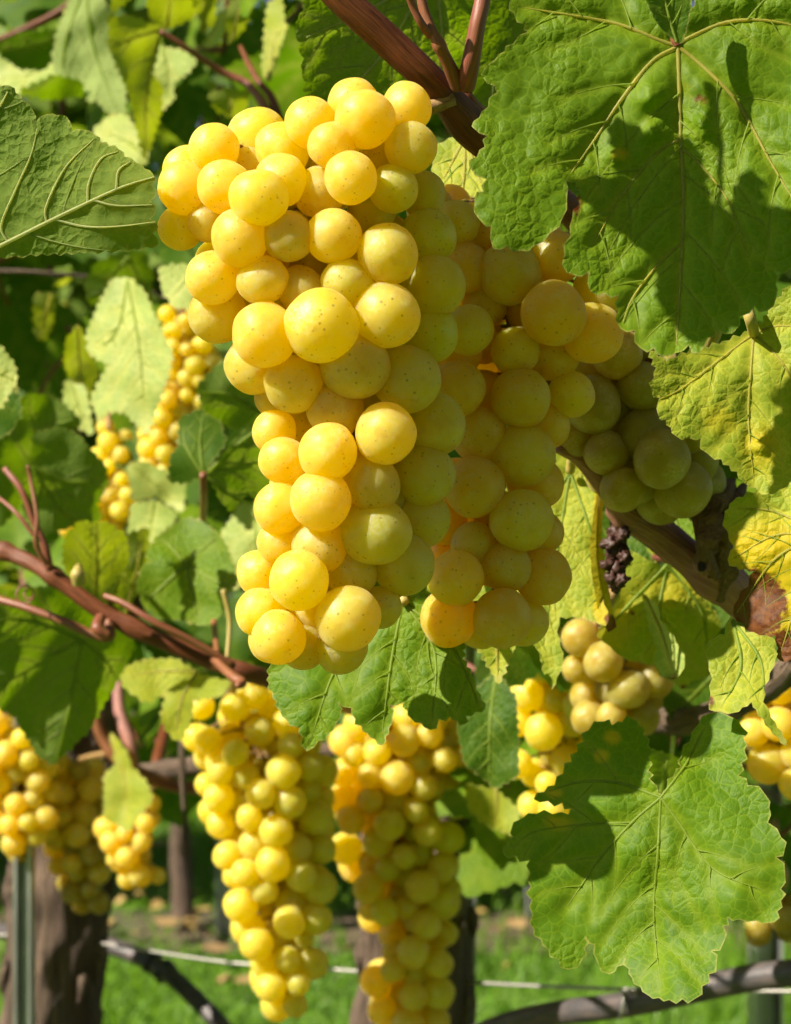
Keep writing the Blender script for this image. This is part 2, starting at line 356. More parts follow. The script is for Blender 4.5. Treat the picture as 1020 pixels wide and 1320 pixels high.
LEAF_N = [0]
def leaf_arrays(outline, junction, veins, mpp, spacing, teeth=(18, 4), up=True, a=0., b=0., fold=0., curl=0., und=0.004, pucker=0.0005, seed=0, gap=40, sub=True, vr=0.0006, stain=(), yellow=(), galls=(), groove=0.0007):
    """work in pixels of the leaf's own sheet; mpp = metres per pixel. returns 2-D points, sheet depth and data"""
    rnd = random.Random(seed); J = np.array(junction, float)
    poly = serrate(outline, teeth[0], teeth[1], rnd, spacing)
    lo, hi = poly.min(0), poly.max(0)
    xs = np.arange(lo[0], hi[0], spacing); ys = np.arange(lo[1], hi[1], spacing*0.866)
    gx, gy = np.meshgrid(xs, ys); gx = gx+(np.arange(len(ys)) % 2)[:, None]*spacing*0.5
    G = np.c_[gx.ravel(), gy.ravel()]+np.array([rnd.random(), rnd.random()])*0.01
    G = G[inside(G, poly)]
    psegs = [(poly[i], poly[(i+1) % len(poly)]) for i in range(len(poly))]
    if len(G): G = G[seg_dist(G, psegs) > spacing*0.55]
    n0 = len(poly)
    vs_ = [Vector(p) for p in poly]+[Vector(p) for p in G]
    ov, oe, of, *_ = delaunay_2d_cdt(vs_, [], [list(range(n0))], 1, 1e-4)
    V2 = np.array([tuple(v) for v in ov]); F = [tuple(f) for f in of]
    mains = [spline(v, 10) for v in veins]; subs = auto_veins(veins, poly, gap, rnd) if sub else []
    vsegs = [(m[i], m[i+1]) for m in mains for i in range(len(m)-1)]
    ssegs = [(m[i], m[i+1]) for m in subs for i in range(len(m)-1)]
    mid = np.array(veins[0][-1], float)-J if veins else np.array([0, 1.0]); mid /= np.hypot(*mid)+1e-9
    sg = -1.0 if up else 1.0
    if up: pass
    def H(p, fine=True):
        q = (p-J)*mpp; u, v = q[:, 0], -q[:, 1]
        w = q[:, 0]*mid[1]-q[:, 1]*mid[0]; t = q[:, 0]*mid[0]+q[:, 1]*mid[1]
        h = a*u+b*v-fold*(np.sqrt(w*w+0.0045**2)-0.0045)+curl*(t*t)*10
        h += und*np.array([noise.noise(Vector((x*28+seed*3.1, y*28, seed*1.7)))+0.45*noise.noise(Vector((x*75, y*75+seed, 3.3))) for x, y in q])
        for (gx_, gy_, gr_, gh_) in galls: h += sg*gh_*np.exp(-((p[:, 0]-gx_)**2+(p[:, 1]-gy_)**2)/gr_**2)*np.array([1+.5*noise.noise(Vector((x*420, y*420, 5))) for x, y in q])
        if fine:
            dv = seg_dist(p, vsegs)*mpp if vsegs else np.full(len(p), 1.)
            ds = seg_dist(p, ssegs)*mpp if ssegs else np.full(len(p), 1.)
            gr = np.exp(-(dv/0.0022)**2)+0.55*np.exp(-(ds/0.0016)**2)
            h -= sg*groove*gr      # valley on the upper side
            if pucker:
                amp = 1-np.exp(-(np.minimum(dv, ds)/0.0025)**2)
                pk = []
                for x, y in q:
                    dd, _ = noise.voronoi(Vector((x*170+seed, y*170, 1.5))); pk.append(min(1.0, (dd[1]-dd[0])*1.6))
                h += sg*pucker*np.array(pk)*(0.25+0.75*amp)
        return h
    h = H(V2)
    ed = seg_dist(V2, psegs)*mpp
    dv = np.minimum(seg_dist(V2, vsegs) if vsegs else 1e3, (seg_dist(V2, ssegs)*1.7 if ssegs else 1e3))*mpp
    data = np.ones((len(V2), 4)); data[:, 0] = np.clip(1-ed/0.0022, 0, 1); data[:, 1] = np.exp(-(dv/0.0020)**2); data[:, 2] = 0; data[:, 3] = 0
    for (x, y, rx, ry, s) in stain: data[:, 2] = np.maximum(data[:, 2], s*np.clip(1.35-np.hypot((V2[:, 0]-x)/rx, (V2[:, 1]-y)/ry), 0, 1))
    for (x, y, rx, ry, s) in yellow: data[:, 3] = np.maximum(data[:, 3], s*np.clip(1.6-np.hypot((V2[:, 0]-x)/rx, (V2[:, 1]-y)/ry), 0, 1))
    tubes = [(m, vr*(1 if i == 0 or np.hypot(*(m[0]-J)) < 3 else .55), H(m, False)-sg*(groove*0.9+vr*.25), 0) for i, m in enumerate(mains)]+[(m, vr*0.34, H(m, False)-sg*(groove*0.5+vr*.1), 1) for m in subs]
    return V2, F, h, data, tubes

def leaf_mesh(name, V2, F, P3, data, mpp, want):
    me = bpy.data.meshes.new(name); me.from_pydata([tuple(p) for p in P3], [], F); me.update()
    nrm = np.array([tuple(p.normal) for p in me.polygons]); ar = np.array([p.area for p in me.polygons])
    if (nrm*ar[:, None]).sum(0)@np.array(want) < 0: me.flip_normals()
    me.polygons.foreach_set('use_smooth', np.ones(len(me.polygons), bool))
    ul = me.uv_layers.new(name='UVMap'); li = np.empty(len(me.loops), int); me.loops.foreach_get('vertex_index', li)
    ul.data.foreach_set('uv', (V2*mpp*100)[li].ravel())
    ca = me.color_attributes.new('leafdata', 'FLOAT_COLOR', 'POINT'); ca.data.foreach_set('color', data.ravel().astype(np.float32))
    me.update(); return me

def traced_leaf(vine, outline, junction, veins, d, mat='leaf', up=True, spacing=6, vmat=None, petiole=None, pr=0.0016, pmat='petiole', label=None, **kw):
    """leaf whose margin was traced in the photo, standing at distance d with its own slope (a, b), fold and curl"""
    LEAF_N[0] += 1; mpp = K*d
    kw.setdefault('seed', LEAF_N[0]*7+3)
    V2, F, h, data, tubes = leaf_arrays(outline, junction, veins, mpp, spacing, up=up, **kw)
    P3 = [at(p[0], p[1], d+z) for p, z in zip(V2, h)]
    cen = at(*junction, d); want = -cen if up else cen
    want = Vector((0, -1, 0)) if up else Vector((0, 1, 0))
    me = leaf_mesh('leaf', V2, F, P3, data, mpp, want)
    o = child('leaf', me, vine, mat, base=vine.location)
    if label: o['label'] = label
    for lev, nm in ((0, 'vein_network'), (1, 'side_vein_network')):
        T = Tube()
        for m, r, z, l in tubes:
            if l != lev or len(m) < 3: continue
            T.add([at(p[0], p[1], d+zz) for p, zz in zip(m, z)], [r, r*0.8, r*0.25], 6, cap=False)
        if T.v: child(nm, T.mesh(nm), o, (vmat or ('vein' if up else 'vein_under')) if lev == 0 else ('vein_faint' if up else 'vein_under_faint'))
    if petiole:
        T = Tube(); T.add(pxpath([(junction[0], junction[1], d)]+list(petiole), 8), [pr*0.9, pr, pr*1.1, pr*1.3], 8, bumps=0.05)
        child('petiole', T.mesh('petiole'), o, pmat)
    return o

def lobed_outline(R=250, seed=0, depth=0.25):
    """five-lobed vine leaf, junction at origin, tip towards -y in pixel space (up)"""
    rnd = random.Random(seed); key = []
    lobes = [(0, 1.0), (58, 0.90), (112, 0.72), (152, 0.56)]
    full = [(-a, l) for a, l in lobes[:0:-1]]+lobes
    for i, (a, l) in enumerate(full):
        l *= 0.92+0.16*rnd.random(); a += rnd.uniform(-5, 5)
        key.append((a-9, l*0.90)); key.append((a, l)); key.append((a+9, l*0.90))
        if i < len(full)-1:
            a2, l2 = full[i+1]; key.append(((a+a2)/2, min(l, l2)*(1-depth*(0.7+0.6*rnd.random()))))
    pts = [(math.sin(math.radians(a))*l*R, -math.cos(math.radians(a))*l*R) for a, l in key]
    pts.append((R*0.06, R*0.10)); pts.append((-R*0.06, R*0.10))
    tips = [(math.sin(math.radians(a))*l*R*0.93, -math.cos(math.radians(a))*l*R*0.93) for a, l in [full[3]]+[full[i] for i in (2, 4, 1, 5)]]
    veins = [[(0, 0), (t[0]*0.5+t[1]*0.03, t[1]*0.5-t[0]*0.03), t] for t in tips]
    return pts, veins

# ------------------------------------------------------------------ the two near vines (things) whose parts follow
vine_a = empty('grapevine', Vector((at(530, 660, 1.16).x, 1.16, 0)), 'grapevine with rough trunk behind the shaded bunch, red-brown cane and large green leaf', 'grapevine')
vine_b = empty('grapevine', Vector((at(60, 660, 1.38).x, 1.38, 0)), 'grapevine with thick dark trunk standing beside the steel channel stake', 'grapevine')


# ------------------------------------------------------------------ ground, soil strips, grass
def ground_material():
    t = NT('mown_grass_ground'); tc = t.new('ShaderNodeTexCoord')
    n1 = t.noise(tc.outputs['Object'], 2.2, 4); n2 = t.noise(tc.outputs['Object'], 40, 4, 0.7)
    col = t.mix(t.ramp(n1, 0.35, 0.65), (0.05, 0.13, 0.012), (0.085, 0.19, 0.02))
    col = t.mix(t.ramp(n2, 0.4, 0.75, 0, 0.5), col, (0.12, 0.10, 0.04))
    p = t.principled(**{'Base Color': col, 'Roughness': 0.9, 'Specular IOR Level': 0.2}); t.link(p.outputs[0], t.out.inputs[0]); return t.m
M['ground'] = ground_material()
M['soil'] = simple_material('dry_soil', (0.06, 0.042, 0.028), (0.17, 0.115, 0.075), 9, 0.95, 1.0, c3=(0.05, 0.07, 0.02), dist=0.03)
def sheet(name, x0, x1, y0, y1, z, mat, nx=2, ny=2, amp=0.0):
    xs = np.linspace(x0, x1, nx); ys = np.linspace(y0, y1, ny)
    v = [(x, y, z+(amp*noise.noise(Vector((x*3, y*5, 2))) if 0 < i < nx-1 and 0 < j < ny-1 else 0)) for j, y in enumerate(ys) for i, x in enumerate(xs)]
    f = [(j*nx+i, j*nx+i+1, (j+1)*nx+i+1, (j+1)*nx+i) for j in range(ny-1) for i in range(nx-1)]
    me = mesh_of(name, v, f); ul = me.uv_layers.new(name='UVMap')
    li = np.empty(len(me.loops), int); me.loops.foreach_get('vertex_index', li); ul.data.foreach_set('uv', np.array(v)[:, :2][li].ravel())
    o = link(name, me, None, mat); return tag(o, kind='structure')
sheet('ground', -400, 400, -400, 400, 0.0, 'ground', 41, 41)
sheet('soil_strip', -8, 8, 4.15, 4.60, 0.006, 'soil', 120, 12, 0.012)
sheet('soil_strip', -8, 8, 0.85, 1.55, 0.006, 'soil', 120, 12, 0.012)
sheet('soil_strip', -12, 12, 7.2, 7.9, 0.006, 'soil', 120, 12, 0.012)

def grass_material():
    t = NT('grass_blade'); geo = t.new('ShaderNodeNewGeometry'); n = t.noise(geo.outputs['Position'], 1.4, 3)
    rp = geo.outputs['Random Per Island']
    col = t.mix(t.ramp(n, 0.35, 0.65), (0.065, 0.18, 0.012), (0.14, 0.29, 0.022)); col = t.mix(t.math('MULTIPLY', rp, 0.45), col, (0.16, 0.21, 0.03))
    p = t.principled(**{'Base Color': col, 'Roughness': 0.5, 'Specular IOR Level': 0.3})
    tl = t.new('ShaderNodeBsdfTranslucent'); tl.inputs[0].default_value = (0.22, 0.46, 0.02, 1)
    mx = t.new('ShaderNodeMixShader'); mx.inputs[0].default_value = 0.4; t.link(p.outputs[0], mx.inputs[1]); t.link(tl.outputs[0], mx.inputs[2]); t.link(mx.outputs[0], t.out.inputs[0]); return t.m
M['grass'] = grass_material()
def grass(n, x0, x1, y0, y1, skip):
    x = rng.uniform(x0, x1, n); y = rng.uniform(y0, y1, n)
    keep = np.ones(n, bool)
    for (a, b) in skip: keep &= ~((y > a) & (y < b) & (rng.random(n) < 0.7))
    x, y = x[keep], y[keep]; n = len(x)
    h = rng.uniform(0.03, 0.085, n)*(1+0.5*np.sin(x*2.1+y*1.3)); w = rng.uniform(0.002, 0.0045, n)
    an = rng.uniform(0, 2*np.pi, n); bx = rng.normal(0, 0.035, n); by = rng.normal(0, 0.035, n)
    dx, dy = np.cos(an)*w, np.sin(an)*w
    V = np.empty((n, 5, 3))
    V[:, 0] = np.c_[x-dx, y-dy, np.zeros(n)]; V[:, 1] = np.c_[x+dx, y+dy, np.zeros(n)]
    V[:, 2] = np.c_[x+bx*.35+dx*.8, y+by*.35+dy*.8, h*.6]; V[:, 3] = np.c_[x+bx*.35-dx*.8, y+by*.35-dy*.8, h*.6]
    V[:, 4] = np.c_[x+bx, y+by, h]
    me = bpy.data.meshes.new('grass'); idx = np.arange(n)*5
    loops = np.stack([idx, idx+1, idx+2, idx+3, idx+3, idx+2, idx+4], 1).ravel()
    st = np.stack([np.arange(n)*7, np.arange(n)*7+4], 1).ravel()
    me.vertices.add(n*5); me.vertices.foreach_set('co', V.ravel()); me.loops.add(n*7); me.loops.foreach_set('vertex_index', loops)
    me.polygons.add(n*2); me.polygons.foreach_set('loop_start', st); me.update(calc_edges=True); me.validate()
    return tag(link('grass', me, None, 'grass'), 'short green grass growing in the alley between the vine rows', 'grass', kind='stuff')
grass(70000, -2.4, 2.4, 2.2, 8.5, [(4.2, 4.55), (7.3, 7.8)])

def litter(n):
    v, f = [], []
    for i in range(n):
        x, y = random.uniform(-2.2, 2.2), random.choice((random.gauss(4.38, .16), random.uniform(3.4, 5.6))); z = random.uniform(.012, .05); s = random.uniform(.015, .04); a = random.uniform(0, 6.28); b = len(v)
        for k in range(6): r = s*(1 if k % 2 else .65); v.append((x+math.cos(a+k*1.047)*r, y+math.sin(a+k*1.047)*r, z+random.uniform(0, .018)))
        f.append(tuple(range(b, b+6)))
    me = mesh_of('leaf_litter', v, f); ul = me.uv_layers.new(name='UVMap')
    for l in me.loops: c = me.vertices[l.vertex_index].co; ul.data[l.index].uv = (c.x*8, c.y*8)
    M['litter'] = simple_material('fallen_leaf_litter', (0.12, 0.06, 0.025), (0.36, 0.24, 0.10), 2.0, .8, .2, c3=(0.40, 0.30, 0.06))
    tag(link('leaf_litter', me, None, 'litter'), 'fallen brown and yellow leaves lying under the next row', 'leaf litter', kind='stuff')
litter(240)

# ------------------------------------------------------------------ far rows of vines behind the alley
def far_crown(rnd, cx, cy, n, w, z0, z1):
    v, f, data, uv = [], [], [], []
    for i in range(n):
        z = z0+(z1-z0)*rnd.random()**0.8; x = cx+rnd.uniform(-w, w); y = cy+rnd.gauss(0, 0.16)*(1.2 if z < 1.3 else 0.8)
        s = rnd.uniform(0.045, 0.085); q = Matrix.Rotation(rnd.uniform(-1.2, 1.2), 3, 'X') @ Matrix.Rotation(rnd.uniform(0, 6.28), 3, 'Z')
        q = Matrix.Rotation(rnd.uniform(-1, 1), 3, 'Z') @ Matrix.Rotation(0.9, 3, 'X') @ q
        b = len(v)
        for k in range(10):
            th = k/10*6.283; r = s*(1.0 if k % 2 == 0 else 0.72)*(0.5 if k == 5 else 1)
            p = q @ Vector((math.sin(th)*r, math.cos(th)*r, 0.25*r*math.cos(th*2))); v.append((x+p.x, y+p.y, z+p.z)); uv.append((p.x*100, p.y*100)); data.append((0, 0, 0, 0.5 if rnd.random() < 0.08 else 0))
        v.append((x, y, z)); uv.append((0, 0)); data.append((0, 1, 0, 0))
        for k in range(10): f.append((b+10, b+k, b+(k+1) % 10))
    me = mesh_of('crown', v, f); ul = me.uv_layers.new(name='UVMap'); li = np.empty(len(me.loops), int); me.loops.foreach_get('vertex_index', li)
    ul.data.foreach_set('uv', np.array(uv)[li].ravel()); ca = me.color_attributes.new('leafdata', 'FLOAT_COLOR', 'POINT'); ca.data.foreach_set('color', np.array(data, np.float32).ravel())
    return me
def far_vine(x, y, label, n, group):
    rnd = random.Random(int(x*100)+int(y*10)); e = empty('grapevine', (x, y, 0), label, 'grapevine', group)
    T = Tube(); T.add(spline([(x, y, -0.02), (x+rnd.uniform(-.03, .03), y, 0.35), (x+rnd.uniform(-.06, .06), y, 0.75), (x, y, 1.0)], 8), [0.030, 0.02, 0.018, 0.016], 10, bumps=0.25, fr=40)
    child('trunk', T.mesh('trunk'), e, 'bark', base=(x, y, 0))
    T = Tube()
    for s in (-1, 1): T.add(spline([(x, y, 0.8), (x+s*.15, y, 0.9), (x+s*.5, y, 0.92)], 6), [0.012, 0.009, 0.006], 6)
    for k in range(6):
        xx = x+rnd.uniform(-.5, .5); T.add(spline([(xx, y, .9), (xx+rnd.uniform(-.05, .05), y, 1.4), (xx+rnd.uniform(-.1, .1), y, 1.9)], 5), [0.005, 0.004, 0.002], 5)
    child('cane', T.mesh('cane'), e, 'cane', base=(x, y, 0))
    child('crown', far_crown(rnd, x, y, n, 0.62, 0.74, 2.05), e, 'leaf', base=(x, y, 0))
    return e
fx = [-2.35, -1.30, -0.48, 0.60, 1.62, 2.65]
for x in fx: far_vine(x, 4.4, {-.48: 'distant vine whose slim trunk stands beside the thin far post', .60: 'distant vine across the alley hidden behind the broad green leaf'}.get(x, 'distant vine farther along the row across the grass alley'), 760, 'vines in the next row')
for x in (-3.4, -2.2, -1.0, 0.2, 1.4, 2.6, 3.8): far_vine(x, 7.55, 'farthest vine seen blurred in the second row beyond the grass', 700, 'vines in the second row beyond')

for x in (-2.6, -1.5, -.4, .7, 1.8): far_vine(x, -2.3, 'vine of the row across the alley, facing the sunlit side of the big bunch', 420, 'vines of the row facing the big bunch')

# ------------------------------------------------------------------ near vines: trunks and canes
def trunk(vine, path, radii, seed):
    T = Tube(); T.add(spline(path, 30), radii, 40, bumps=0.14, seed=seed, fr=60)
    o = child('trunk', T.mesh('trunk'), vine, 'bark', base=vine.location)
    rnd = random.Random(seed); S = spline(path, 26); R = np.interp(np.linspace(0, 1, len(S)), np.linspace(0, 1, len(radii)), radii)
    for k in range(120):       # loose strips of bark
        th = rnd.uniform(0, 6.283); i0 = rnd.randrange(0, len(S)-12); ln = rnd.randrange(6, 14); T = Tube(); pts = []
        for i in range(i0, min(len(S), i0+ln)):
            r = R[i]*(1.03+0.10*noise.noise(Vector((k*3.1, i*0.2, 0)))); pts.append(S[i]+np.array([math.cos(th+i*0.012)*r, math.sin(th+i*0.012)*r, 0]))
        T.add(pts, [0.0006, 0.0032, 0.0038, 0.0005], 5, bumps=0.4, seed=k, fr=200)
        child('bark_strip', T.mesh('bark_strip'), o, 'bark')
    return o
ax, bx_ = vine_a.location.x, vine_b.location.x
trunk(vine_a, [(ax-.01, 1.16, -.03), (ax+.005, 1.16, .25), (ax-.006, 1.165, .5), (ax+.002, 1.16, .66), (ax+.004, 1.16, .745), (ax+.012, 1.15, .80), (ax+.02, 1.14, .845)], [0.042, 0.036, 0.032, 0.033, 0.032, 0.030, 0.022], 3)
trunk(vine_b, [(bx_+.015, 1.38, -.03), (bx_-.005, 1.38, .3), (bx_, 1.38, .52), (bx_+.004, 1.38, .60), (bx_+.01, 1.38, .69), (bx_+.016, 1.39, .80), (bx_+.05, 1.39, .90)], [0.05, 0.042, 0.036, 0.034, 0.035, 0.033, 0.02], 11)

def cane(vine, pts, r, mat='cane', seg=14, n=10, bumps=0.05, knots=(), name='cane'):
    T = Tube(); T.add(pxpath(pts, n), r, seg, bumps=bumps, knots=knots, fr=160)
    return child(name, T.mesh(name), vine, mat, base=vine.location)
# the fat red-brown cane over the bunch, running on behind the big leaf down to the old arm at the right
cane(vine_a, [(380, -75, .50), (435, -8, .503), (500, 52, .507), (560, 110, .512), (620, 178, .525), (690, 235, .545), (750, 290, .56), (810, 400, .575), (865, 530, .585), (905, 650, .595), (922, 740, .60)], [.0044, .0042, .0042, .0045, .0042, .004, .004, .0044], seg=20, knots=((.37, .03, .22),))
# side shoot with forked top, dark petiole, at the node
cane(vine_a, [(592, 112, .508), (578, 82, .503), (563, 52, .50), (548, 18, .50), (536, -40, .50)], [.0022, .0017, .0014, .0013, .0012], 'shoot', knots=((.45, .06, .3),), name='side_shoot')
cane(vine_a, [(556, 46, .50), (543, 30, .497), (530, 2, .495), (520, -40, .49)], [.0012, .0010, .001], 'petiole_red', name='side_shoot')
cane(vine_a, [(600, 112, .508), (606, 85, .503), (614, 40, .50), (624, -10, .50), (630, -60, .50)], [.0026, .0023, .0021, .002], 'petiole_red', name='side_shoot')
cane(vine_a, [(595, 108, .518), (612, 132, .52), (640, 158, .53)], [.0012, .001, .001], 'petiole_red', name='side_shoot')
# old arm at the right
cane(vine_a, [(718, 578, .575), (750, 592, .582), (785, 628, .59), (812, 662, .60), (850, 688, .605), (890, 720, .605), (930, 748, .605), (985, 790, .62), (1060, 800, .66)], [.0012, .0024, .0040, .0052, .0054, .0056, .0066, .006, .006], 'old_cane', seg=22, bumps=0.13, knots=((.36, .035, .28), (.72, .05, .35)), name='old_arm')
T = Tube(); T.add(pxpath([(908, 728, .594), (905, 730, .586)], 6), [.0034, .0028], 14, bumps=.25, fr=300); child('pruned_stub', T.mesh('pruned_stub'), vine_a, 'old_cane', base=vine_a.location)
T = Tube(); T.add(pxpath([(905, 730, .5865), (904.5, 730, .5845)], 4), [.0017, .0012], 12, bumps=.2, fr=300); child('pith_hole', T.mesh('pith_hole'), vine_a, 'raisin', base=vine_a.location)
# arm from the trunk head to the right, behind everything, joining the old arm
cane(vine_a, [(545, 930, 1.13), (640, 900, 1.02), (760, 905, .90), (880, 930, .80), (1000, 880, .70), (1060, 800, .66)], [.010, .008, .006, .005, .005], 'bark', bumps=.12, name='old_arm')
# cane running out to the left in front of the far bunches
cane(vine_a, [(-60, 690, .84), (0, 708, .835), (62, 738, .825), (140, 793, .82), (262, 848, .82), (345, 875, .83), (440, 905, .95), (530, 925, 1.12)], [.0034, .0034, .0035, .0036, .0038, .004, .005, .007], seg=16, knots=((.30, .018, .28), (.16, .014, .3), (.47, .018, .3)))
cane(vine_a, [(140, 800, .815), (142, 820, .812), (120, 818, .812), (80, 800, .815), (30, 782, .82), (-30, 765, .83)], [.0020, .0021, .0019, .0017, .0016], 'shoot', name='side_shoot')
cane(vine_a, [(64, 733, .822), (58, 705, .82), (44, 672, .82), (28, 632, .82), (6, 604, .825)], [.0019, .0016, .0014, .0013], 'petiole_red', name='side_shoot')
cane(vine_a, [(60, 728, .818), (46, 700, .815), (48, 668, .815), (40, 620, .82), (36, 600, .82)], [.0010, .0009, .0008], 'shoot', name='side_shoot')
cane(vine_a, [(44, 690, .818), (20, 660, .82), (-10, 635, .83)], [.0010, .0008], 'petiole_red', name='side_shoot')
cane(vine_a, [(300, 858, .815), (255, 830, .812), (200, 802, .81), (160, 778, .815), (135, 768, .82)], [.0016, .0015, .0014, .0013], 'shoot', name='side_shoot')
cane(vine_a, [(262, 612, .80), (263, 640, .82), (262, 685, .89), (268, 740, .90), (276, 800, .88), (280, 845, .83)], [.0016, .0015, .0014, .0014], 'shoot', name='side_shoot')
cane(vine_a, [(288, 760, .83), (296, 800, .83), (293, 850, .825)], [.0012, .001, .001], 'petiole', name='side_shoot')
cane(vine_a, [(276, 850, .815), (300, 872, .80), (312, 880, .795), (306, 884, .79)], [.0018, .002, .0022, .0012], 'shoot', name='bud')
cane(vine_a, [(130, 795, .81), (126, 810, .805), (140, 820, .805)], [.0022, .0026, .002], 'shoot', name='bud')
cane(vine_a, [(102, 752, .80), (100, 740, .798), (101, 728, .80)], [.0028, .0030, .0008], 'petiole', name='bud')
T = Tube()
th = np.linspace(0, 11, 60); pts = [(30+14*math.cos(t)*(1-t/16)+t*0.8, 765+14*math.sin(t)*(1-t/16), .80+0.001*t) for t in th]
T.add([at(*p) for p in pts], .0004, 5); child('tendril', T.mesh('tendril'), vine_a, 'petiole_red', base=vine_a.location)
# canes of the left vine, seen between the leaves at the top and behind the lower left bunches
cane(vine_b, [(207, 40, .985), (245, 65, .99), (285, 92, 1.0), (318, 108, 1.0), (340, 135, .99), (352, 165, .98)], [.0013, .0014, .0018, .0022, .0026, .003], 'petiole_red', name='side_shoot')
cane(vine_b, [(310, 60, 1.02), (330, 100, 1.0), (352, 130, .99), (372, 190, .98)], [.0012, .0018, .0022, .0024], 'cane')
cane(vine_b, [(-20, 60, 1.2), (35, 37, 1.2), (90, 5, 1.2), (120, -40, 1.2)], [.0028, .0026, .0024, .002])
cane(vine_b, [(-30, 348, 1.15), (60, 352, 1.15), (140, 362, 1.15), (260, 396, 1.12)], [.0014, .0014, .0012, .001], 'bark')
cane(vine_b, [(120, 905, 1.2), (132, 950, 1.2), (160, 985, 1.2), (215, 1010, 1.22), (290, 1020, 1.25)], [.0036, .004, .0045, .004], 'shoot')
cane(vine_b, [(152, 880, 1.22), (155, 920, 1.21), (168, 960, 1.2), (175, 1000, 1.2)], [.0035, .004, .0035], 'old_cane')
cane(vine_b, [(234, 940, 1.2), (236, 1010, 1.2), (238, 1060, 1.2), (236, 1105, 1.2)], [.0022, .002, .0014, .001], 'bark')
cane(vine_b, [(100, 1005, 1.40), (170, 1000, 1.32), (260, 985, 1.28), (380, 975, 1.25), (545, 940, 1.14)], [.010, .007, .005, .005], 'bark', bumps=.12, name='old_arm')
cane(vine_b, [(120, 1000, 1.4), (60, 900, 1.46), (30, 700, 1.55), (60, 400, 1.6), (80, 150, 1.6), (90, -120, 1.6)], [.005, .0036, .003, .0028, .0024])
cane(vine_b, [(200, 995, 1.3), (240, 800, 1.5), (230, 520, 1.58), (270, 250, 1.55), (300, -60, 1.5)], [.004, .0034, .003, .0024])



# ------------------------------------------------------------------ leaves traced from the photo: near ones first
L1 = [(656,6),(662,16),(676,31),(680,41),(662,56),(639,76),(620,96),(639,111),(641,119),(629,138),(608,163),(628,175),(625,189),(605,214),(627,231),(623,247),(612,255),(619,284),(633,292),(636,321),(654,318),(672,323),(689,317),(709,301),(724,284),(731,255),(730,233),(742,235),(749,247),(747,264),(738,280),(735,305),(728,329),(730,351),(759,352),(761,375),(798,381),(797,399),(800,424),(818,426),(826,449),(843,449),(853,459),(872,455),(888,445),(901,455),(913,436),(925,426),(944,430),(954,408),(973,395),(989,401),(1001,383),(999,350),(1060,340),(1100,250),(1110,120),(1080,0),(1040,-80),(960,-60),(905,-10),(886,24),(882,50),(866,48),(850,20),(845,-20),(800,-70),(720,-60),(670,-20)]
V1 = [[(874,60),(876,120),(878,190),(881,240),(880,310),(875,400),(872,445)],[(874,60),(840,80),(800,130),(770,175),(737,222)],[(874,60),(905,85),(945,125),(970,165),(1000,220),(1050,300)],[(874,60),(850,52),(800,32),(740,20),(676,10)],[(874,60),(890,48),(940,28),(1000,28),(1080,50)],
      [(878,178),(845,200),(800,255),(765,315)],[(880,312),(845,345),(815,385),(803,415)],[(880,192),(910,220),(940,262),(965,330)]]
traced_leaf(vine_a, L1, (874,60), V1, .462, 'leaf', spacing=4.2, teeth=(20,4), a=-.08, b=.18, fold=.13, und=.004, pucker=.0006, gap=62, vr=.00058, groove=.0011, seed=5,
    petiole=[(870,44,.462),(862,-10,.464),(840,-90,.475)], pmat='petiole_red', label='large green leaf with yellow veins overlapping the bunch', galls=[(797,201,12,.0036),(838,168,14,.0028),(838,122,15,.0030),(906,166,20,.0030)], yellow=[(900,120,30,20,.35),(799,199,9,7,.55)], stain=[(905,128,16,10,.55),(742,262,10,25,.6)])
L1s = [(826,-30),(836,6),(846,28),(858,42),(870,52),(879,56),(886,36),(892,4),(888,-30),(858,-46)]
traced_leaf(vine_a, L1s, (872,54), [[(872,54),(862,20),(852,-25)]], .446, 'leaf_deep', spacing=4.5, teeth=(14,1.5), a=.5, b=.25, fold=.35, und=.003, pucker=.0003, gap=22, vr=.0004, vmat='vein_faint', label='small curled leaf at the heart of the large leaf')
L2 = [(1019,368),(997,395),(984,415),(972,427),(954,434),(914,448),(899,450),(859,466),(838,452),(846,474),(840,501),(850,513),(848,533),(859,541),(871,562),(903,566),(911,584),(930,592),(950,608),(958,620),(991,637),(1005,631),(1019,620),(1060,600),(1085,480),(1060,390)]
V2_ = [[(972,430),(968,480),(965,540),(972,622)],[(972,430),(930,462),(880,500),(850,515)],[(972,430),(1010,470),(1050,540)],[(972,430),(1010,420),(1060,430)]]
traced_leaf(vine_a, L2, (972,430), V2_, .505, 'leaf_lime', spacing=4.6, teeth=(15,4), a=-.15, b=.22, fold=.2, und=.004, pucker=.0007, gap=48, vr=.00042, petiole=[(965,405,.50),(950,370,.52),(905,470,.585)], label='yellow-green leaf lapping under the large green leaf', galls=[(980,575,9,.003)], stain=[(978,575,9,16,.30)], yellow=[(930,545,25,20,.5),(980,580,30,30,.6)])
L3 = [(388,-30),(394,11),(384,25),(382,50),(389,55),(386,67),(392,75),(389,91),(394,107),(393,122),(420,150),(480,165),(540,150),(600,128),(640,90),(655,50),(680,-20),(640,-90),(500,-110),(420,-80)]
traced_leaf(vine_a, L3, (560,-40), [[(560,-40),(480,10),(395,48)],[(560,-40),(500,60),(440,130)],[(560,-40),(570,50),(560,130)],[(560,-40),(480,-60),(410,-70)]], .585, 'leaf', up=False, spacing=6, teeth=(16,2.5), a=.35, b=-.30, und=.004, gap=44, petiole=[(575,-70,.56),(600,-100,.54)], label='back-lit leaf behind the red-brown cane')
L3b = [(600,-30),(585,50),(590,110),(615,165),(632,196),(660,176),(675,120),(700,60),(720,-20),(660,-60)]
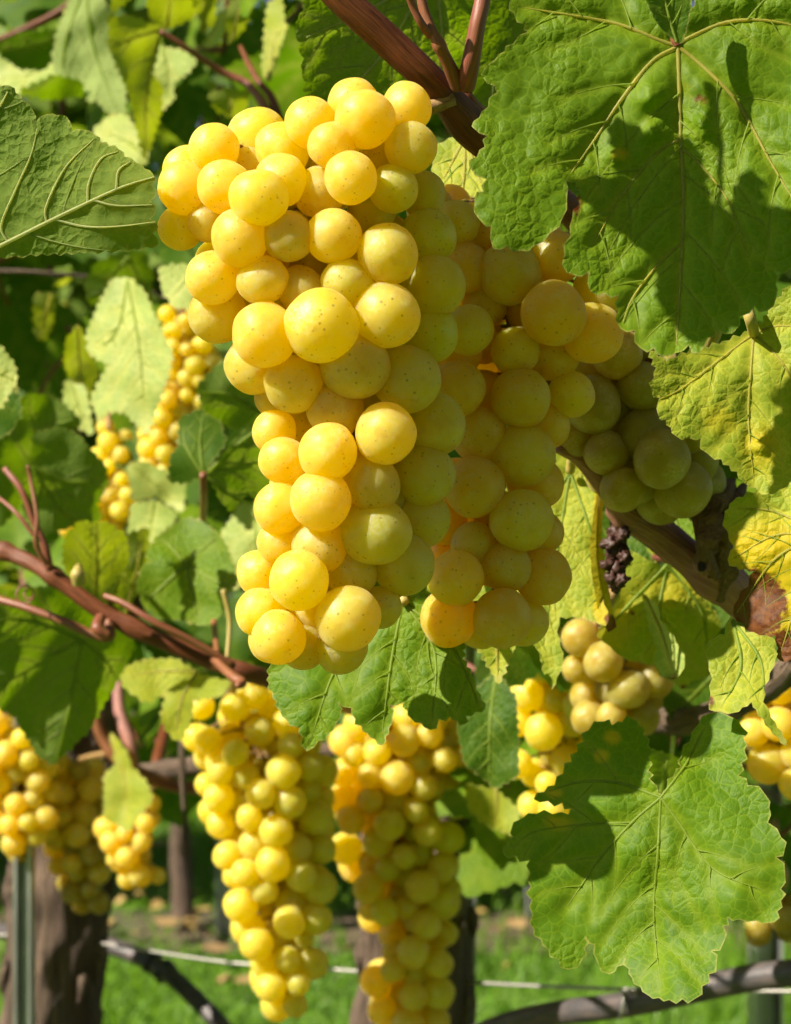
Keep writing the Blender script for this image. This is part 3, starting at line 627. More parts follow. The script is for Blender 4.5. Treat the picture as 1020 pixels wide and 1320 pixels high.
traced_leaf(vine_a, L3b, (660,-50), [[(660,-50),(640,60),(632,180)],[(660,-50),(600,40)],[(660,-50),(690,60)]], .60, 'leaf', up=False, spacing=7, a=.3, b=-.25, und=.004)
L11 = [(560,190),(585,176),(608,196),(632,222),(640,255),(615,272),(596,300),(588,306),(580,280),(566,262),(556,235)]
traced_leaf(vine_a, L11, (600,178), [[(600,178),(598,230),(590,290)],[(600,178),(620,235)],[(600,178),(572,230)]], .572, 'leaf_lime', spacing=6, teeth=(12,2), a=-.5, b=.5, und=.003, gap=26, stain=[(600,262,40,14,.6)])
L4 = [(-6,114),(12,110),(29,129),(41,139),(46,157),(61,147),(86,150),(94,169),(104,167),(122,173),(129,184),(153,192),(161,202),(176,210),(198,225),(196,239),(202,251),(194,259),(202,271),(194,282),(204,292),(197,300),(204,316),(173,321),(118,324),(39,328),(0,332),(-60,345),(-100,300),(-90,220),(-60,150)]
V4 = [[(-60,345),(0,317),(60,287),(120,258),(160,240),(199,228)],[(10,312),(2,290),(20,245),(40,200),(48,165)],[(60,287),(60,265),(85,215),(122,178)],[(113,260),(115,235),(130,205),(152,195)],[(150,244),(153,220),(168,208)],[(70,283),(110,292),(150,292),(200,286)],[(120,258),(150,265),(196,264)],[(-60,345),(-40,250),(-10,160),(10,118)]]
traced_leaf(vine_a, L4, (-60,345), V4, .50, 'leaf', up=False, spacing=4.6, teeth=(16,3), a=-.25, b=-.28, fold=-.12, und=.004, pucker=.0006, gap=90, vr=.00062, groove=.0003, petiole=[(-90,370,.50),(-140,440,.55),(-120,600,.75),(-70,690,.835)], pr=.0014, label='underside of leaf with ribbed pale veins and a sunlit patch')
L5 = [(778,930),(789,935),(815,926),(824,934),(836,960),(836,993),(838,1004),(849,1022),(853,1030),(860,1015),(868,1001),(878,989),(878,975),(890,956),(901,933),(914,920),(938,922),(957,937),(960,967),(952,1000),(964,1012),(986,1023),(992,1041),(990,1060),(1007,1079),(1012,1094),(1001,1105),(1012,1123),(1007,1146),(1007,1161),(998,1189),(975,1187),(953,1185),(938,1183),(932,1194),(934,1213),(918,1226),(924,1240),(914,1256),(897,1287),(863,1289),(837,1284),(815,1261),(806,1236),(786,1256),(770,1240),(766,1218),(755,1209),(752,1235),(733,1250),(707,1224),(688,1198),(685,1160),(683,1109),(666,1103),(649,1101),(662,1079),(659,1070),(673,1055),(692,1049),(733,1050),(739,1042),(725,1035),(688,1030),(715,1012),(737,982),(752,956),(759,941)]
V5 = [[(852,1028),(848,1100),(843,1180),(852,1275)],[(852,1028),(800,1010),(750,1008),(706,1020)],[(852,1028),(815,1060),(775,1105),(730,1170)],[(852,1028),(875,1060),(920,1120),(990,1150)],[(852,1028),(884,985),(908,940)],[(815,1060),(760,1062),(690,1072),(660,1095)]]
traced_leaf(vine_a, L5, (852,1028), V5, .52, 'leaf', spacing=4.6, teeth=(17,5), a=-.30, b=.35, fold=.12, und=.007, pucker=.00035, gap=48, vr=.00042, vmat='vein_faint', petiole=[(852,1060,.545),(872,1046,.66),(908,1000,.75),(900,938,.79)], pr=.0012, pmat='petiole', label='broad green leaf with a dark leaf-shaped shadow low at the right', yellow=[(790,950,10,8,.8),(775,975,9,8,.8),(722,1060,16,9,.6),(715,1022,10,6,.8)])
L6 = [(347,881),(347,860),(375,848),(410,828),(481,796),(506,761),(545,750),(556,772),(546,793),(566,825),(598,828),(596,849),(608,870),(614,890),(626,913),(601,923),(599,934),(580,924),(566,927),(555,941),(543,932),(531,927),(520,906),(502,909),(506,925),(502,938),(493,961),(474,945),(458,927),(453,913),(437,906),(438,920),(435,930),(425,945),(411,955),(396,969),(390,950),(386,938),(370,928),(361,916)]
traced_leaf(vine_a, L6, (520,775), [[(520,775),(505,850),(492,950)],[(520,775),(440,850),(398,960)],[(520,775),(560,840),(557,932)],[(520,775),(580,830),(618,908)]], .54, 'leaf', spacing=5, teeth=(14,4), a=-.22, b=.35, und=.006, pucker=.0004, gap=44, vmat='vein_faint', vr=.0005, petiole=[(535,760,.56),(560,700,.60),(600,640,.62)], label='toothed leaf right under the main bunch')
L7 = [(690,600),(718,599),(745,612),(769,634),(771,678),(763,717),(767,748),(785,795),(781,807),(753,795),(722,795),(718,815),(726,850),(718,874),(712,889),(702,870),(696,842),(683,819),(663,834),(650,862),(643,880),(632,858),(616,826),(596,780),(600,700),(640,640)]
traced_leaf(vine_a, L7, (735,608), [[(735,608),(720,700),(700,830)],[(735,608),(680,700),(645,860)],[(735,608),(765,700),(775,790)]], .615, 'leaf_lime', spacing=5, teeth=(18,2), a=-.30, b=.30, und=.006, pucker=.0003, gap=48, vmat='vein_faint', petiole=[(740,590,.61),(760,600,.60)], label='pale lime leaf with a curled yellow edge', yellow=[(772,690,7,60,1.),(776,780,10,30,.9)], stain=[(786,800,8,12,.8)])
L7r = [(770,634),(778,640),(775,690),(781,740),(790,790),(795,808),(784,815),(772,790),(763,740),(761,700),(766,660)]
traced_leaf(vine_a, L7r, (772,640), [[(772,640),(770,720),(784,805)]], .604, 'leaf_lime', spacing=4, teeth=(16,1), a=.9, b=.1, und=.003, sub=False, yellow=[(775,720,40,120,.95)], stain=[(788,806,9,14,1.)], label='rolled yellow leaf edge')
L8 = [(812,709),(855,733),(894,756),(926,795),(930,811),(910,830),(914,870),(891,878),(880,888),(871,881),(843,858),(804,848),(769,819),(785,795),(800,772),(804,736)]
traced_leaf(vine_a, L8, (860,728), [[(860,728),(850,800),(872,880)],[(860,728),(810,780),(780,815)],[(860,728),(905,790),(912,860)]], .645, 'leaf_lime', spacing=5, teeth=(20,2), a=.25, b=.10, und=.007, gap=46, vmat='vein_faint', yellow=[(790,800,30,40,.6),(860,760,40,20,.4)], stain=[(885,890,14,12,.6),(815,790,6,6,.7)], label='mottled yellow-green leaf under the old arm')
L8b = [(828,764),(847,780),(851,799),(871,827),(883,850),(878,868),(868,876),(851,870),(843,850),(847,835),(836,803)]
traced_leaf(vine_a, L8b, (832,768), [[(832,768),(853,815),(868,865)]], .632, 'leaf_pale', spacing=4.5, teeth=(14,2), a=-.8, b=.35, und=.003, sub=False, stain=[(866,874,14,8,.6)], label='pale turned-up leaf lobe catching the sun')
L9 = [(942,795),(961,815),(998,823),(1000,850),(985,885),(984,905),(994,925),(1010,950),(1014,962),(993,940),(975,915),(969,905),(945,919),(914,915),(918,874),(910,835),(922,822),(934,818)]
traced_leaf(vine_a, L9, (945,800), [[(945,800),(955,860),(930,912)],[(945,800),(980,850),(985,900)]], .528, 'leaf_lime', spacing=5, teeth=(18,2.5), a=-.45, b=.45, und=.006, gap=42, vmat='vein_faint', label='bright pale leaf below the browned yellow leaf', stain=[(916,905,8,18,.5)])
L10 = [(938,685),(934,666),(945,646),(985,630),(1020,622),(1090,650),(1100,800),(1040,840),(1020,850),(1006,852),(1000,819),(973,817),(958,804),(945,791),(952,772),(965,756),(973,736),(949,731),(938,721),(947,705)]
traced_leaf(vine_a, L10, (1060,690), [[(1060,690),(1000,720),(950,790)],[(1060,690),(1000,690),(945,720)],[(1060,690),(1030,770),(1005,845)],[(1060,690),(1000,660),(945,655)]], .525, 'leaf_lime', spacing=4.4, teeth=(15,4), vr=.0004, a=-.35, b=.25, fold=.1, und=.008, gap=36, yellow=[(1000,775,120,75,1.6)], stain=[(968,780,46,46,1.5),(1012,838,26,26,1.4),(1000,790,12,8,.6),(985,750,14,7,.5)], label='autumn leaf turned yellow with scorched brown lobes')
# shrivelled leaf beside the old arm
dry = Tube()
for k, p in enumerate([[(905,640,.592),(918,680,.588),(908,710,.586),(925,745,.590)],[(945,620,.60),(930,640,.592),(915,672,.587),(918,715,.588)],[(915,655,.60),(925,690,.594),(934,730,.596),(928,775,.60)],[(960,625,.60),(942,655,.592),(934,690,.59),(940,720,.596)]]):
    dry.add(pxpath(p, 8), [.001, .0042, .0034, .0012], 9, bumps=.55, seed=k*5, fr=230)
child('withered_leaf', dry.mesh('withered_leaf'), vine_a, 'dry', base=vine_a.location)

# middle distance, half out of focus
mid = [
 # outline, junction, veins, distance, material, upper side to camera, slopes a b
 ([(145,360),(165,358),(185,375),(205,420),(222,455),(215,490),(200,530),(190,560),(175,545),(160,530),(140,530),(128,545),(118,515),(130,490),(142,470),(130,465),(115,455),(112,430),(125,400)],(165,362),[[(165,362),(180,450),(188,550)],[(165,362),(150,430),(122,450)]],.95,'leaf_pale',True,-.6,.35),
 ([(240,668),(262,672),(278,685),(290,700),(300,730),(306,750),(295,765),(285,790),(262,806),(240,800),(205,795),(185,780),(178,755),(182,735),(195,725),(190,710),(205,690),(220,680)],(240,728),[[(240,728),(250,770),(255,800)],[(240,728),(205,760),(185,778)],[(240,728),(280,750),(302,755)],[(240,728),(270,700),(285,695)],[(240,728),(215,700),(200,695)]],.86,'leaf',True,-.15,.35),
 ([(0,780),(20,760),(70,755),(130,790),(175,830),(150,880),(135,905),(115,940),(95,960),(70,985),(50,975),(20,925),(-20,900),(-60,850),(-40,790)],(105,825),[[(105,825),(92,900),(72,980)],[(105,825),(60,850),(-10,890)],[(105,825),(40,800),(-30,800)],[(105,825),(135,850),(150,875)]],.885,'leaf',False,.35,-.3),
 ([(85,690),(105,672),(140,675),(162,690),(165,720),(155,750),(140,775),(120,800),(100,790),(90,750),(82,720)],(120,800),[[(120,800),(125,740),(125,678)]],.91,'leaf_lime',False,.5,-.4),
 ([(165,690),(190,680),(192,720),(178,760),(160,795),(148,775),(165,730)],(160,795),[[(160,795),(175,740),(185,685)]],.93,'leaf_lime',False,.5,-.3),
 ([(45,560),(75,550),(100,560),(135,600),(140,620),(125,650),(130,670),(90,680),(50,690),(30,660),(35,610)],(40,600),[[(40,600),(90,620),(135,615)],[(40,600),(80,660),(110,675)]],.93,'leaf',False,.4,-.2),
 ([(10,520),(40,508),(70,512),(98,535),(104,548),(60,555),(40,570),(35,640),(0,680),(-30,600)],(30,640),[[(30,640),(50,560),(95,540)]],.98,'leaf',False,.2,-.5),
 ([(268,612),(300,570),(345,525),(375,560),(375,640),(345,662),(320,632),(300,660),(285,645),(275,620)],(264,612),[[(264,612),(310,570),(360,535)],[(264,612),(310,600),(365,590)],[(264,612),(300,640),(340,655)]],.82,'leaf',False,.4,-.25),
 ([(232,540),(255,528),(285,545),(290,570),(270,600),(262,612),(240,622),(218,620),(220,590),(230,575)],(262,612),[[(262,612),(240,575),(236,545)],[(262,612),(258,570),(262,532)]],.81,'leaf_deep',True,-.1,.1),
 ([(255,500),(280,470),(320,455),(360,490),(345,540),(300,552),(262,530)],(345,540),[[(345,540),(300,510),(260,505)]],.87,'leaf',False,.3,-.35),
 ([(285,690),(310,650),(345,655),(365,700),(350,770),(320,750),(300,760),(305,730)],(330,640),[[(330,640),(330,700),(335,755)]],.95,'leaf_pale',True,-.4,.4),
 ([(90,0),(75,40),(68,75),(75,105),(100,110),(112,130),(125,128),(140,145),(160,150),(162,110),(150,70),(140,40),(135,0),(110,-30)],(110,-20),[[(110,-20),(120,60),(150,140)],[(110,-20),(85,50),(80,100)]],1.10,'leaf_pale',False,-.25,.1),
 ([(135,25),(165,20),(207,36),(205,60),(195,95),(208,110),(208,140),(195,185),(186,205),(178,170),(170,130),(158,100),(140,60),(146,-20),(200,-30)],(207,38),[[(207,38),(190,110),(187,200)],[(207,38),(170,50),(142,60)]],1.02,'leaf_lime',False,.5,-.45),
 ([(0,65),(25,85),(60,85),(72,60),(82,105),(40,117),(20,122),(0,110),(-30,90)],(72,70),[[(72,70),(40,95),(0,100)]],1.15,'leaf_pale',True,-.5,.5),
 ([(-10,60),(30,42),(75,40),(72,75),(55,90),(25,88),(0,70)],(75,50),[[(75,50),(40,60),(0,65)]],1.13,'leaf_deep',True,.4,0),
 ([(205,60),(235,65),(254,80),(240,95),(225,105),(222,130),(208,142),(200,110),(196,90)],(207,50),[[(207,50),(215,90),(212,135)]],1.08,'leaf_pale',True,-.4,.4),
 ([(120,170),(140,150),(160,148),(175,165),(192,202),(182,214),(165,205),(130,182)],(190,205),[[(190,205),(160,180),(130,172)]],1.05,'leaf_pale',True,-.5,.5),
 ([(25,118),(70,97),(105,105),(110,124),(60,128)],(70,97),[[(70,97),(50,110),(30,118)]],1.08,'leaf',False,.4,-.4),
 ([(190,0),(200,-20),(240,-14),(252,20),(215,38),(195,25)],(215,38),[[(215,38),(220,0)]],1.04,'leaf_lime',False,.5,-.4),
 ([(250,-20),(278,-20),(276,30),(262,42),(255,15)],(262,42),[[(262,42),(265,0)]],1.06,'leaf_lime',False,.3,-.4),
 ([(300,-10),(332,-14),(322,20),(310,42),(298,55),(290,30)],(298,55),[[(298,55),(312,0)]],1.05,'leaf_lime',False,.3,-.4),
 ([(262,60),(280,20),(296,10),(290,40),(276,60)],(262,60),[[(262,60),(285,25)]],1.1,'leaf_pale',True,-.5,.4),
 ([(345,10),(362,-10),(368,40),(356,80),(346,105),(338,90)],(346,105),[[(346,105),(356,40)]],.99,'leaf_lime',True,-.9,.3),
 ([(270,120),(296,114),(322,118),(318,140),(300,152),(278,140)],(296,150),[[(296,150),(298,120)]],1.12,'leaf_lime',False,.4,-.3),
 ([(150,865),(190,850),(225,850),(260,870),(297,880),(285,897),(250,902),(245,930),(232,955),(218,945),(208,925),(215,892),(190,905),(165,890)],(255,865),[[(255,865),(235,900),(226,950)],[(255,865),(210,865),(160,872)]],.93,'leaf_lime',True,-.3,.45),
 ([(138,945),(150,950),(165,975),(170,990),(190,1010),(196,1030),(180,1050),(165,1072),(150,1062),(135,1055),(135,1000),(150,985)],(140,948),[[(140,948),(160,1000),(163,1065)]],1.2,'leaf_lime',True,-.4,.4),
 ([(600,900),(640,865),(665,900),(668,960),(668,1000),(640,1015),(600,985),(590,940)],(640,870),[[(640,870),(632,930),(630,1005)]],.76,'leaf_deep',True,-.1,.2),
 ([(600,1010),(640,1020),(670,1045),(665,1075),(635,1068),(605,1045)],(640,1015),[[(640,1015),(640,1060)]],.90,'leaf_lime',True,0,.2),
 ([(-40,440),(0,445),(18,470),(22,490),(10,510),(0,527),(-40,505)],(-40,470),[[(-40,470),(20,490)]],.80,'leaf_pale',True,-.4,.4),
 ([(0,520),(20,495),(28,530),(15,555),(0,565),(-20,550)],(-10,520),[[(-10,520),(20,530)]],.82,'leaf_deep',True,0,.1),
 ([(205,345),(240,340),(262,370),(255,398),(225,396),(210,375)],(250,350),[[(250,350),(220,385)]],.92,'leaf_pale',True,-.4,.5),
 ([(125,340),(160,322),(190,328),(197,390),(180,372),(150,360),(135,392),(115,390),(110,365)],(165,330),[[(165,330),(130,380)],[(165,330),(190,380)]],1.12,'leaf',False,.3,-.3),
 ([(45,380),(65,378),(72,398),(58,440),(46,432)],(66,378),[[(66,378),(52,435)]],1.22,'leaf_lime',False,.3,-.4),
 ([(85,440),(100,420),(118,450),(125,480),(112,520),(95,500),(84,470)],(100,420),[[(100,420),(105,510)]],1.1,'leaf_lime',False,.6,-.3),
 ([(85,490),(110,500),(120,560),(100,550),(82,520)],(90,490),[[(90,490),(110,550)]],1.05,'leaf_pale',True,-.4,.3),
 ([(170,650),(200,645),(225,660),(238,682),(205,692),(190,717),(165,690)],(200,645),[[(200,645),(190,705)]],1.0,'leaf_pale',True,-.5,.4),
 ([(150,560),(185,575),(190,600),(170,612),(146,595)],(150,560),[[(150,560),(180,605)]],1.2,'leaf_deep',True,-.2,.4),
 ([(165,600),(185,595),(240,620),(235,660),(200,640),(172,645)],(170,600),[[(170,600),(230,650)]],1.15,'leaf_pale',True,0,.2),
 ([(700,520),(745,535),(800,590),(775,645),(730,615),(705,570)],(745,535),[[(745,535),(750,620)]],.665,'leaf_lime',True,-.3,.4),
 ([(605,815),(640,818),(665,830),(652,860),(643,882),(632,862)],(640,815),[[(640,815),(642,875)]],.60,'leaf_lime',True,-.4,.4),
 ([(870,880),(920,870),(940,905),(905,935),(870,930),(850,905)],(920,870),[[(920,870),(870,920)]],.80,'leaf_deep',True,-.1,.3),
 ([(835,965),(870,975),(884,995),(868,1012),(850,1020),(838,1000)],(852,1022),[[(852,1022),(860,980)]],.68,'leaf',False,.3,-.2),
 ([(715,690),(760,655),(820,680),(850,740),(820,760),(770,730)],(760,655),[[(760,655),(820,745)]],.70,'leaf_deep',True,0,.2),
 ([(838,650),(870,640),(900,690),(895,720),(860,690)],(860,640),[[(860,640),(885,710)]],.66,'leaf',True,0,.2),
]
for (o_, j_, v_, d_, m_, up_, a_, b_) in mid:
    own = vine_a if d_ < 1.0 else vine_b
    traced_leaf(own, o_, j_, v_, d_, m_, up=up_, spacing=8, teeth=(12, 3.4), a=a_, b=b_, und=.008, fold=.12 if up_ else -.12, pucker=0, groove=.0005, vr=.0008, gap=26, vmat='vein_faint' if m_ != 'leaf_lime' else 'vein')

# ------------------------------------------------------------------ leaves that fill the hedge behind, and the canopy over and beside the frame
protos = []
for k in range(7):
    ol, vv = lobed_outline(250, k*13+1, 0.20+0.05*(k % 3))
    V2, F, h, data, tubes = leaf_arrays(ol, (0, 0), vv, 1/250, 24, teeth=(34, 9), up=True, fold=0, curl=0, und=0, pucker=0, seed=k+50, gap=90, groove=0.0)
    q = V2/250
    hz = np.array([0.16*noise.noise(Vector((x*1.3+k*7, y*1.3, k)))+0.10*abs(x)*(1 if k % 2 else -.6)-0.10*(x*x+y*y) for x, y in q])
    P3 = np.c_[q[:, 0], -q[:, 1], hz]
    data[:, 0] = 0; data[:, 1] *= 0
    vs2 = [(m[i]/250, m[i+1]/250) for m, r, z, l in tubes for i in range(len(m)-1)]
    data[:, 1] = np.exp(-(seg_dist(q, vs2)/0.045)**2)
    per = []
    for mt in ('leaf', 'leaf_deep', 'leaf_lime'):
        me = leaf_mesh('leaf', V2, F, P3, data, 0.055/250, (0, 0, 1)); me.materials.append(M[mt]); per.append(me)
    protos.append(per)
T = Tube(); T.add(spline([(0, 0, -.004), (0.02, -.5, -.12), (.05, -1.0, -.45)], 6), [.022, .026, .034], 6); PET = T.mesh('petiole'); PET.materials.append(M['petiole_red'])
def place_leaf(vine, p, n, roll, size, k, m):
    z = Vector(n).normalized(); down = Vector((math.sin(roll), 0, -math.cos(roll))); y = (down-z*down.dot(z)).normalized(); x = y.cross(z)
    o = bpy.data.objects.new('leaf', protos[k][m]); C.objects.link(o); o.parent = vine
    R = Matrix((x, y, z)).transposed().to_4x4()
    o.matrix_local = Matrix.Translation(Vector(p)-vine.location) @ R @ Matrix.Scale(size, 4)
    c = bpy.data.objects.new('petiole', PET); C.objects.link(c); c.parent = o
    return o
rf = random.Random(21)
def filler(vine, n, x0, x1, y0, y1, d0, d1, lime=.17):
    for i in range(n):
        x, y, d = rf.uniform(x0, x1), rf.uniform(y0, y1), rf.uniform(d0, d1)
        nv = (rf.gauss(-.25, .5), rf.gauss(-.55, .45), rf.gauss(.5, .4))
        r = rf.random(); m = 2 if r < lime else (1 if r < .66 else 0)
        place_leaf(vine, at(x, y, d), nv, rf.gauss(0, .7), rf.uniform(.035, .065), rf.randrange(7), m)
filler(vine_b, 200, -260, 440, -260, 900, 1.34, 1.8)
filler(vine_b, 26, -120, 330, 860, 1010, 1.45, 1.7, .05)
filler(vine_a, 90, 330, 760, -260, 930, 1.0, 1.6)
filler(vine_a, 90, 640, 1220, -260, 960, .80, 1.35)
filler(vine_a, 26, 640, 1150, 900, 1060, 1.0, 1.5, .05)
def canopy(vine, n, x0, x1, y0, y1, z0, z1, lime=.1):
    for i in range(n):
        nv = (rf.gauss(-.25, .5), rf.gauss(-.5, .45), rf.gauss(.6, .4)); r = rf.random()
        place_leaf(vine, (rf.uniform(x0, x1), rf.uniform(y0, y1), rf.uniform(z0, z1)), nv, rf.gauss(0, .7), rf.uniform(.04, .07), rf.randrange(7), 2 if r < lime else (1 if r < .55 else 0))
canopy(vine_a, 80, -.30, .75, .62, 1.15, 1.26, 1.95)
canopy(vine_b, 60, -1.1, -.25, 1.2, 1.6, 1.30, 1.95)
canopy(vine_a, 30, .30, .80, .45, .9, .75, 1.3)
# unseen leaves added above the frame to shade the big leaf and dim bunch
for (x, y, d, t, r, k) in [(885, 290, .450, .125, .027, 1), (810, 555, .57, .20, .034, 4)]:
    p = at(x, y, d)+SUN*t; place_leaf(vine_a, p+Vector((0, 0, r*.35)), SUN+Vector((.15, -.1, .1)), rf.gauss(0, .5), r, k, 0)


# ------------------------------------------------------------------ grape bunches
def berry_mesh(name, mat, seed, level):
    bm = bmesh.new(); bmesh.ops.create_icosphere(bm, subdivisions=level, radius=1.0)
    for v in bm.verts:
        c = v.co; f = 1+0.045*noise.noise(c*1.4+Vector((seed*5, 0, 0))); v.co = c*f
        if v.co.z < -0.9: v.co.z += 0.25*(abs(v.co.z)-0.9)
    me = bpy.data.meshes.new(name); bm.to_mesh(me); bm.free(); me.polygons.foreach_set('use_smooth', np.ones(len(me.polygons), bool)); me.materials.append(M[mat]); return me
BM = {(m, s): berry_mesh('berry', m, s, 4) for m in ('berry', 'berry_pale', 'berry_shaded_green', 'berry_shaded_amber') for s in range(3)}
BMl = {(m, s): berry_mesh('berry', m, s+9, 3) for m in ('berry', 'berry_pale', 'berry_shaded_green') for s in range(2)}
rb = random.Random(5)
def add_berry(bunch, p, r, mats, near=True, out=None):
    m = rb.choice(mats); me = BM[(m, rb.randrange(3))] if near else BMl[(m, rb.randrange(2))]
    o = bpy.data.objects.new('berry', me); C.objects.link(o); o.parent = bunch
    s = r*np.array([rb.uniform(.94, 1.05), rb.uniform(.94, 1.05), rb.uniform(.96, 1.09)])
    # blossom end points outwards and down
    dr = Vector(out) if out is not None else Vector((0, 0, -1)); dr = (dr.normalized()*0.8+Vector((rb.gauss(0, .4), rb.gauss(0, .4)-.1, -.35+rb.gauss(0, .4)))).normalized()
    q = (-dr).to_track_quat('Z', 'Y') @ Matrix.Rotation(rb.uniform(0, 6.28), 3, 'Z').to_quaternion()
    o.matrix_local = Matrix.Translation(Vector(p)-bunch.location) @ q.to_matrix().to_4x4() @ Matrix.Diagonal((*s, 1))
    return o
def stalk(bunch, axis, pts, r=.0016):
    """rachis down the bunch with a short pedicel to every berry"""
    A = spline(axis, 10); T = Tube(); T.add(A, [r*1.4, r, r*.8, r*.4], 8, bumps=.12, fr=200)
    for p in pts:
        p = np.array(p); i = np.argmin(np.linalg.norm(A-p, axis=1)+np.maximum(0, p[2]-A[:, 2])*0+np.maximum(0, p[2]+.004-A[:, 2])); q = A[i]
        T.add(spline([q, (q+p)/2+np.array([0, 0, .0015]), p], 4), [r*.5, r*.32, r*.42], 5, cap=False)
    child('stalk', T.mesh('stalk'), bunch, 'rachis', base=bunch.location)

main_b = [(470,153,36,0),(456,134,31,1),(525,138,31,1),(530,190,33,0),(400,158,31,1),(427,187,28,1),(332,178,37,1),(364,192,33,1),(276,192,31,2),(238,243,33,1),(243,221,31,2),(290,241,33,0),(334,255,36,0),(363,232,33,1),(452,229,31,0),(507,243,30,1),(412,248,31,2),(233,294,28,2),(268,286,24,2),(309,307,35,0),(372,305,31,1),(430,304,35,1),(480,268,31,2),(500,327,37,0),(545,250,28,3),(275,358,34,1),(339,361,31,1),(388,374,30,2),(447,365,32,1),(281,404,36,2),(498,406,40,0),(341,431,39,0),(414,420,46,0),(458,471,43,1),(559,370,37,1),(552,305,34,2),(328,470,36,2),(379,495,35,1),(524,489,41,1),(432,527,36,1),(355,511,26,2),(497,559,39,0),(354,556,27,2),(386,548,27,3),(366,594,29,1),(423,583,37,0),(480,624,34,1),(547,612,38,2),(413,645,38,0),(361,655,32,1),(485,686,42,1),(412,703,35,1),(360,700,27,2),(386,748,36,0),(336,740,30,1),(453,737,33,2),(520,727,38,2),(335,788,31,1),(449,797,40,0),(360,821,33,0),(392,833,29,2),(440,835,32,1),(490,783,27,2),(408,785,27,3),(541,668,38,2),(560,548,38,2),(555,430,36,2),(300,270,24,3),(305,340,24,3),(350,330,24,3),(455,330,24,3),(410,470,28,4),(445,600,28,3),(450,660,28,3),(430,750,28,3),(470,520,28,3)]
right_b = [(586,452,34,0),(588,502,35,0),(604,425,30,0),(610,480,30,1),(622,440,28,1),(597,345,33,2),(618,397,37,2),(657,352,39,2),(717,332,33,2),(714,404,41,0),(763,430,38,1),(772,375,32,2),(640,460,39,2),(672,513,39,1),(713,455,33,2),(618,561,34,1),(675,586,40,1),(700,548,32,2),(612,628,37,0),(690,622,33,2),(673,670,38,0),(588,745,35,0),(652,731,31,1),(699,742,35,2),(579,796,36,1),(648,797,37,0),(584,697,30,3),(606,680,26,3),(620,806,28,2),(573,715,26,3),(600,292,33,3),(578,268,28,3),(640,300,32,3),(690,300,32,3),(625,510,30,3),(640,660,28,3)]
dark_b = [(753,487,33,2),(810,490,37,2),(743,508,34,2),(783,557,43,1),(817,610,37,1),(853,592,36,0),(880,630,37,0),(820,440,32,2),(857,535,33,2),(893,592,33,2),(770,460,30,3),(845,480,32,3),(880,540,30,3),(800,525,36,1),(765,522,34,1),(832,560,36,1),(852,642,31,1),(905,622,28,2),(742,560,28,2),(786,608,30,2),(795,455,33,1)]
PROF = {
 'main': (.503, [(100,440,100),(200,385,185),(300,382,185),(400,400,170),(500,440,140),(600,455,125),(700,440,125),(800,410,105),(860,410,80)], .72),
 'right': (.541, [(240,600,90),(350,660,140),(450,660,140),(560,645,105),(650,640,90),(750,640,105),(830,620,85)], .52),
 'dark': (.575, [(400,800,70),(500,810,90),(600,840,100),(680,850,80)], .45)}
placed = []
def solve(key, lst):
    D, prof, th = PROF[key]; ys = [p[0] for p in prof]; out = []
    for (x, y, r, L) in lst:
        xc = np.interp(y, ys, [p[1] for p in prof]); w = np.interp(y, ys, [p[2] for p in prof]); q = min(.98, abs(x-xc)/w)
        dep = D-th*w*K*D*math.sqrt(1-q*q)+L*.0045
        out.append([x, y, r, L, dep])
    out.sort(key=lambda b: b[3]*.006+b[4])
    res = []
    for x, y, r, L, dep in out:
        for it in range(4):
            p = at(x, y, dep); R = r*K*dep; push = 0
            for (pp, RR) in placed:
                s = .83*(R+RR); dx = math.hypot(p.x-pp.x, p.z-pp.z)
                if dx < s and dep < pp.y+math.sqrt(s*s-dx*dx) and dep > pp.y-math.sqrt(s*s-dx*dx): push = max(push, pp.y+math.sqrt(s*s-dx*dx)-dep)
            if push <= 1e-5: break
            dep += push
        p = at(x, y, dep); placed.append((p, r*K*dep)); res.append((p, r*K*dep*1.06))
    return res
def fill(key, n, rpx):
    """berries inside and behind, so that the bunch is round"""
    D, prof, th = PROF[key]; ys = [p[0] for p in prof]; res = []
    for i in range(n):
        y = rb.uniform(ys[0]+(75 if key == 'main' else 30), ys[-1]-25); xc = np.interp(y, ys, [p[1] for p in prof]); w = np.interp(y, ys, [p[2] for p in prof])*.70
        x = xc+rb.uniform(-w, w); q = abs(x-xc)/w; dz = th*w*K*D*math.sqrt(1-q*q); dep = D+rb.uniform(-.75, .8)*dz; r = rpx*rb.uniform(.85, 1.1)*K*dep; p = at(x, y, dep)
        if all((p-pp).length > .82*(r+RR) for pp, RR in placed): placed.append((p, r)); res.append((p, r))
    return res
def hero(name_label, key, lst, top, mats, nf):
    front = solve(key, lst); back = fill(key, nf, 33)
    b = empty('grape_bunch', top, name_label, 'grapes'); D, prof, th = PROF[key]
    axis = [top]+[at(p[1], p[0], D+.004) for p in prof[1:-1]]+[at(prof[-1][1], prof[-1][0]-45, D+.004)]
    for p, r in front+back:
        c = min(axis, key=lambda a: (a-p).length); add_berry(b, p, r, mats, True, p-c)
    stalk(b, [tuple(a) for a in axis], [tuple(p) for p, r in front+back], .0015)
    return b
hero('big sunlit golden grape bunch hanging under the red-brown cane', 'main', main_b, at(585, 128, .512), ['berry', 'berry', 'berry_pale'], 4200)
hero('shaded amber grape bunch hanging behind the big sunlit bunch', 'right', right_b, at(700, 235, .548), ['berry', 'berry_shaded_amber', 'berry_shaded_amber'], 3000)
hero('dim olive grape bunch in the shade above the old arm', 'dark', dark_b, at(815, 405, .577), ['berry_shaded_green'], 1800)

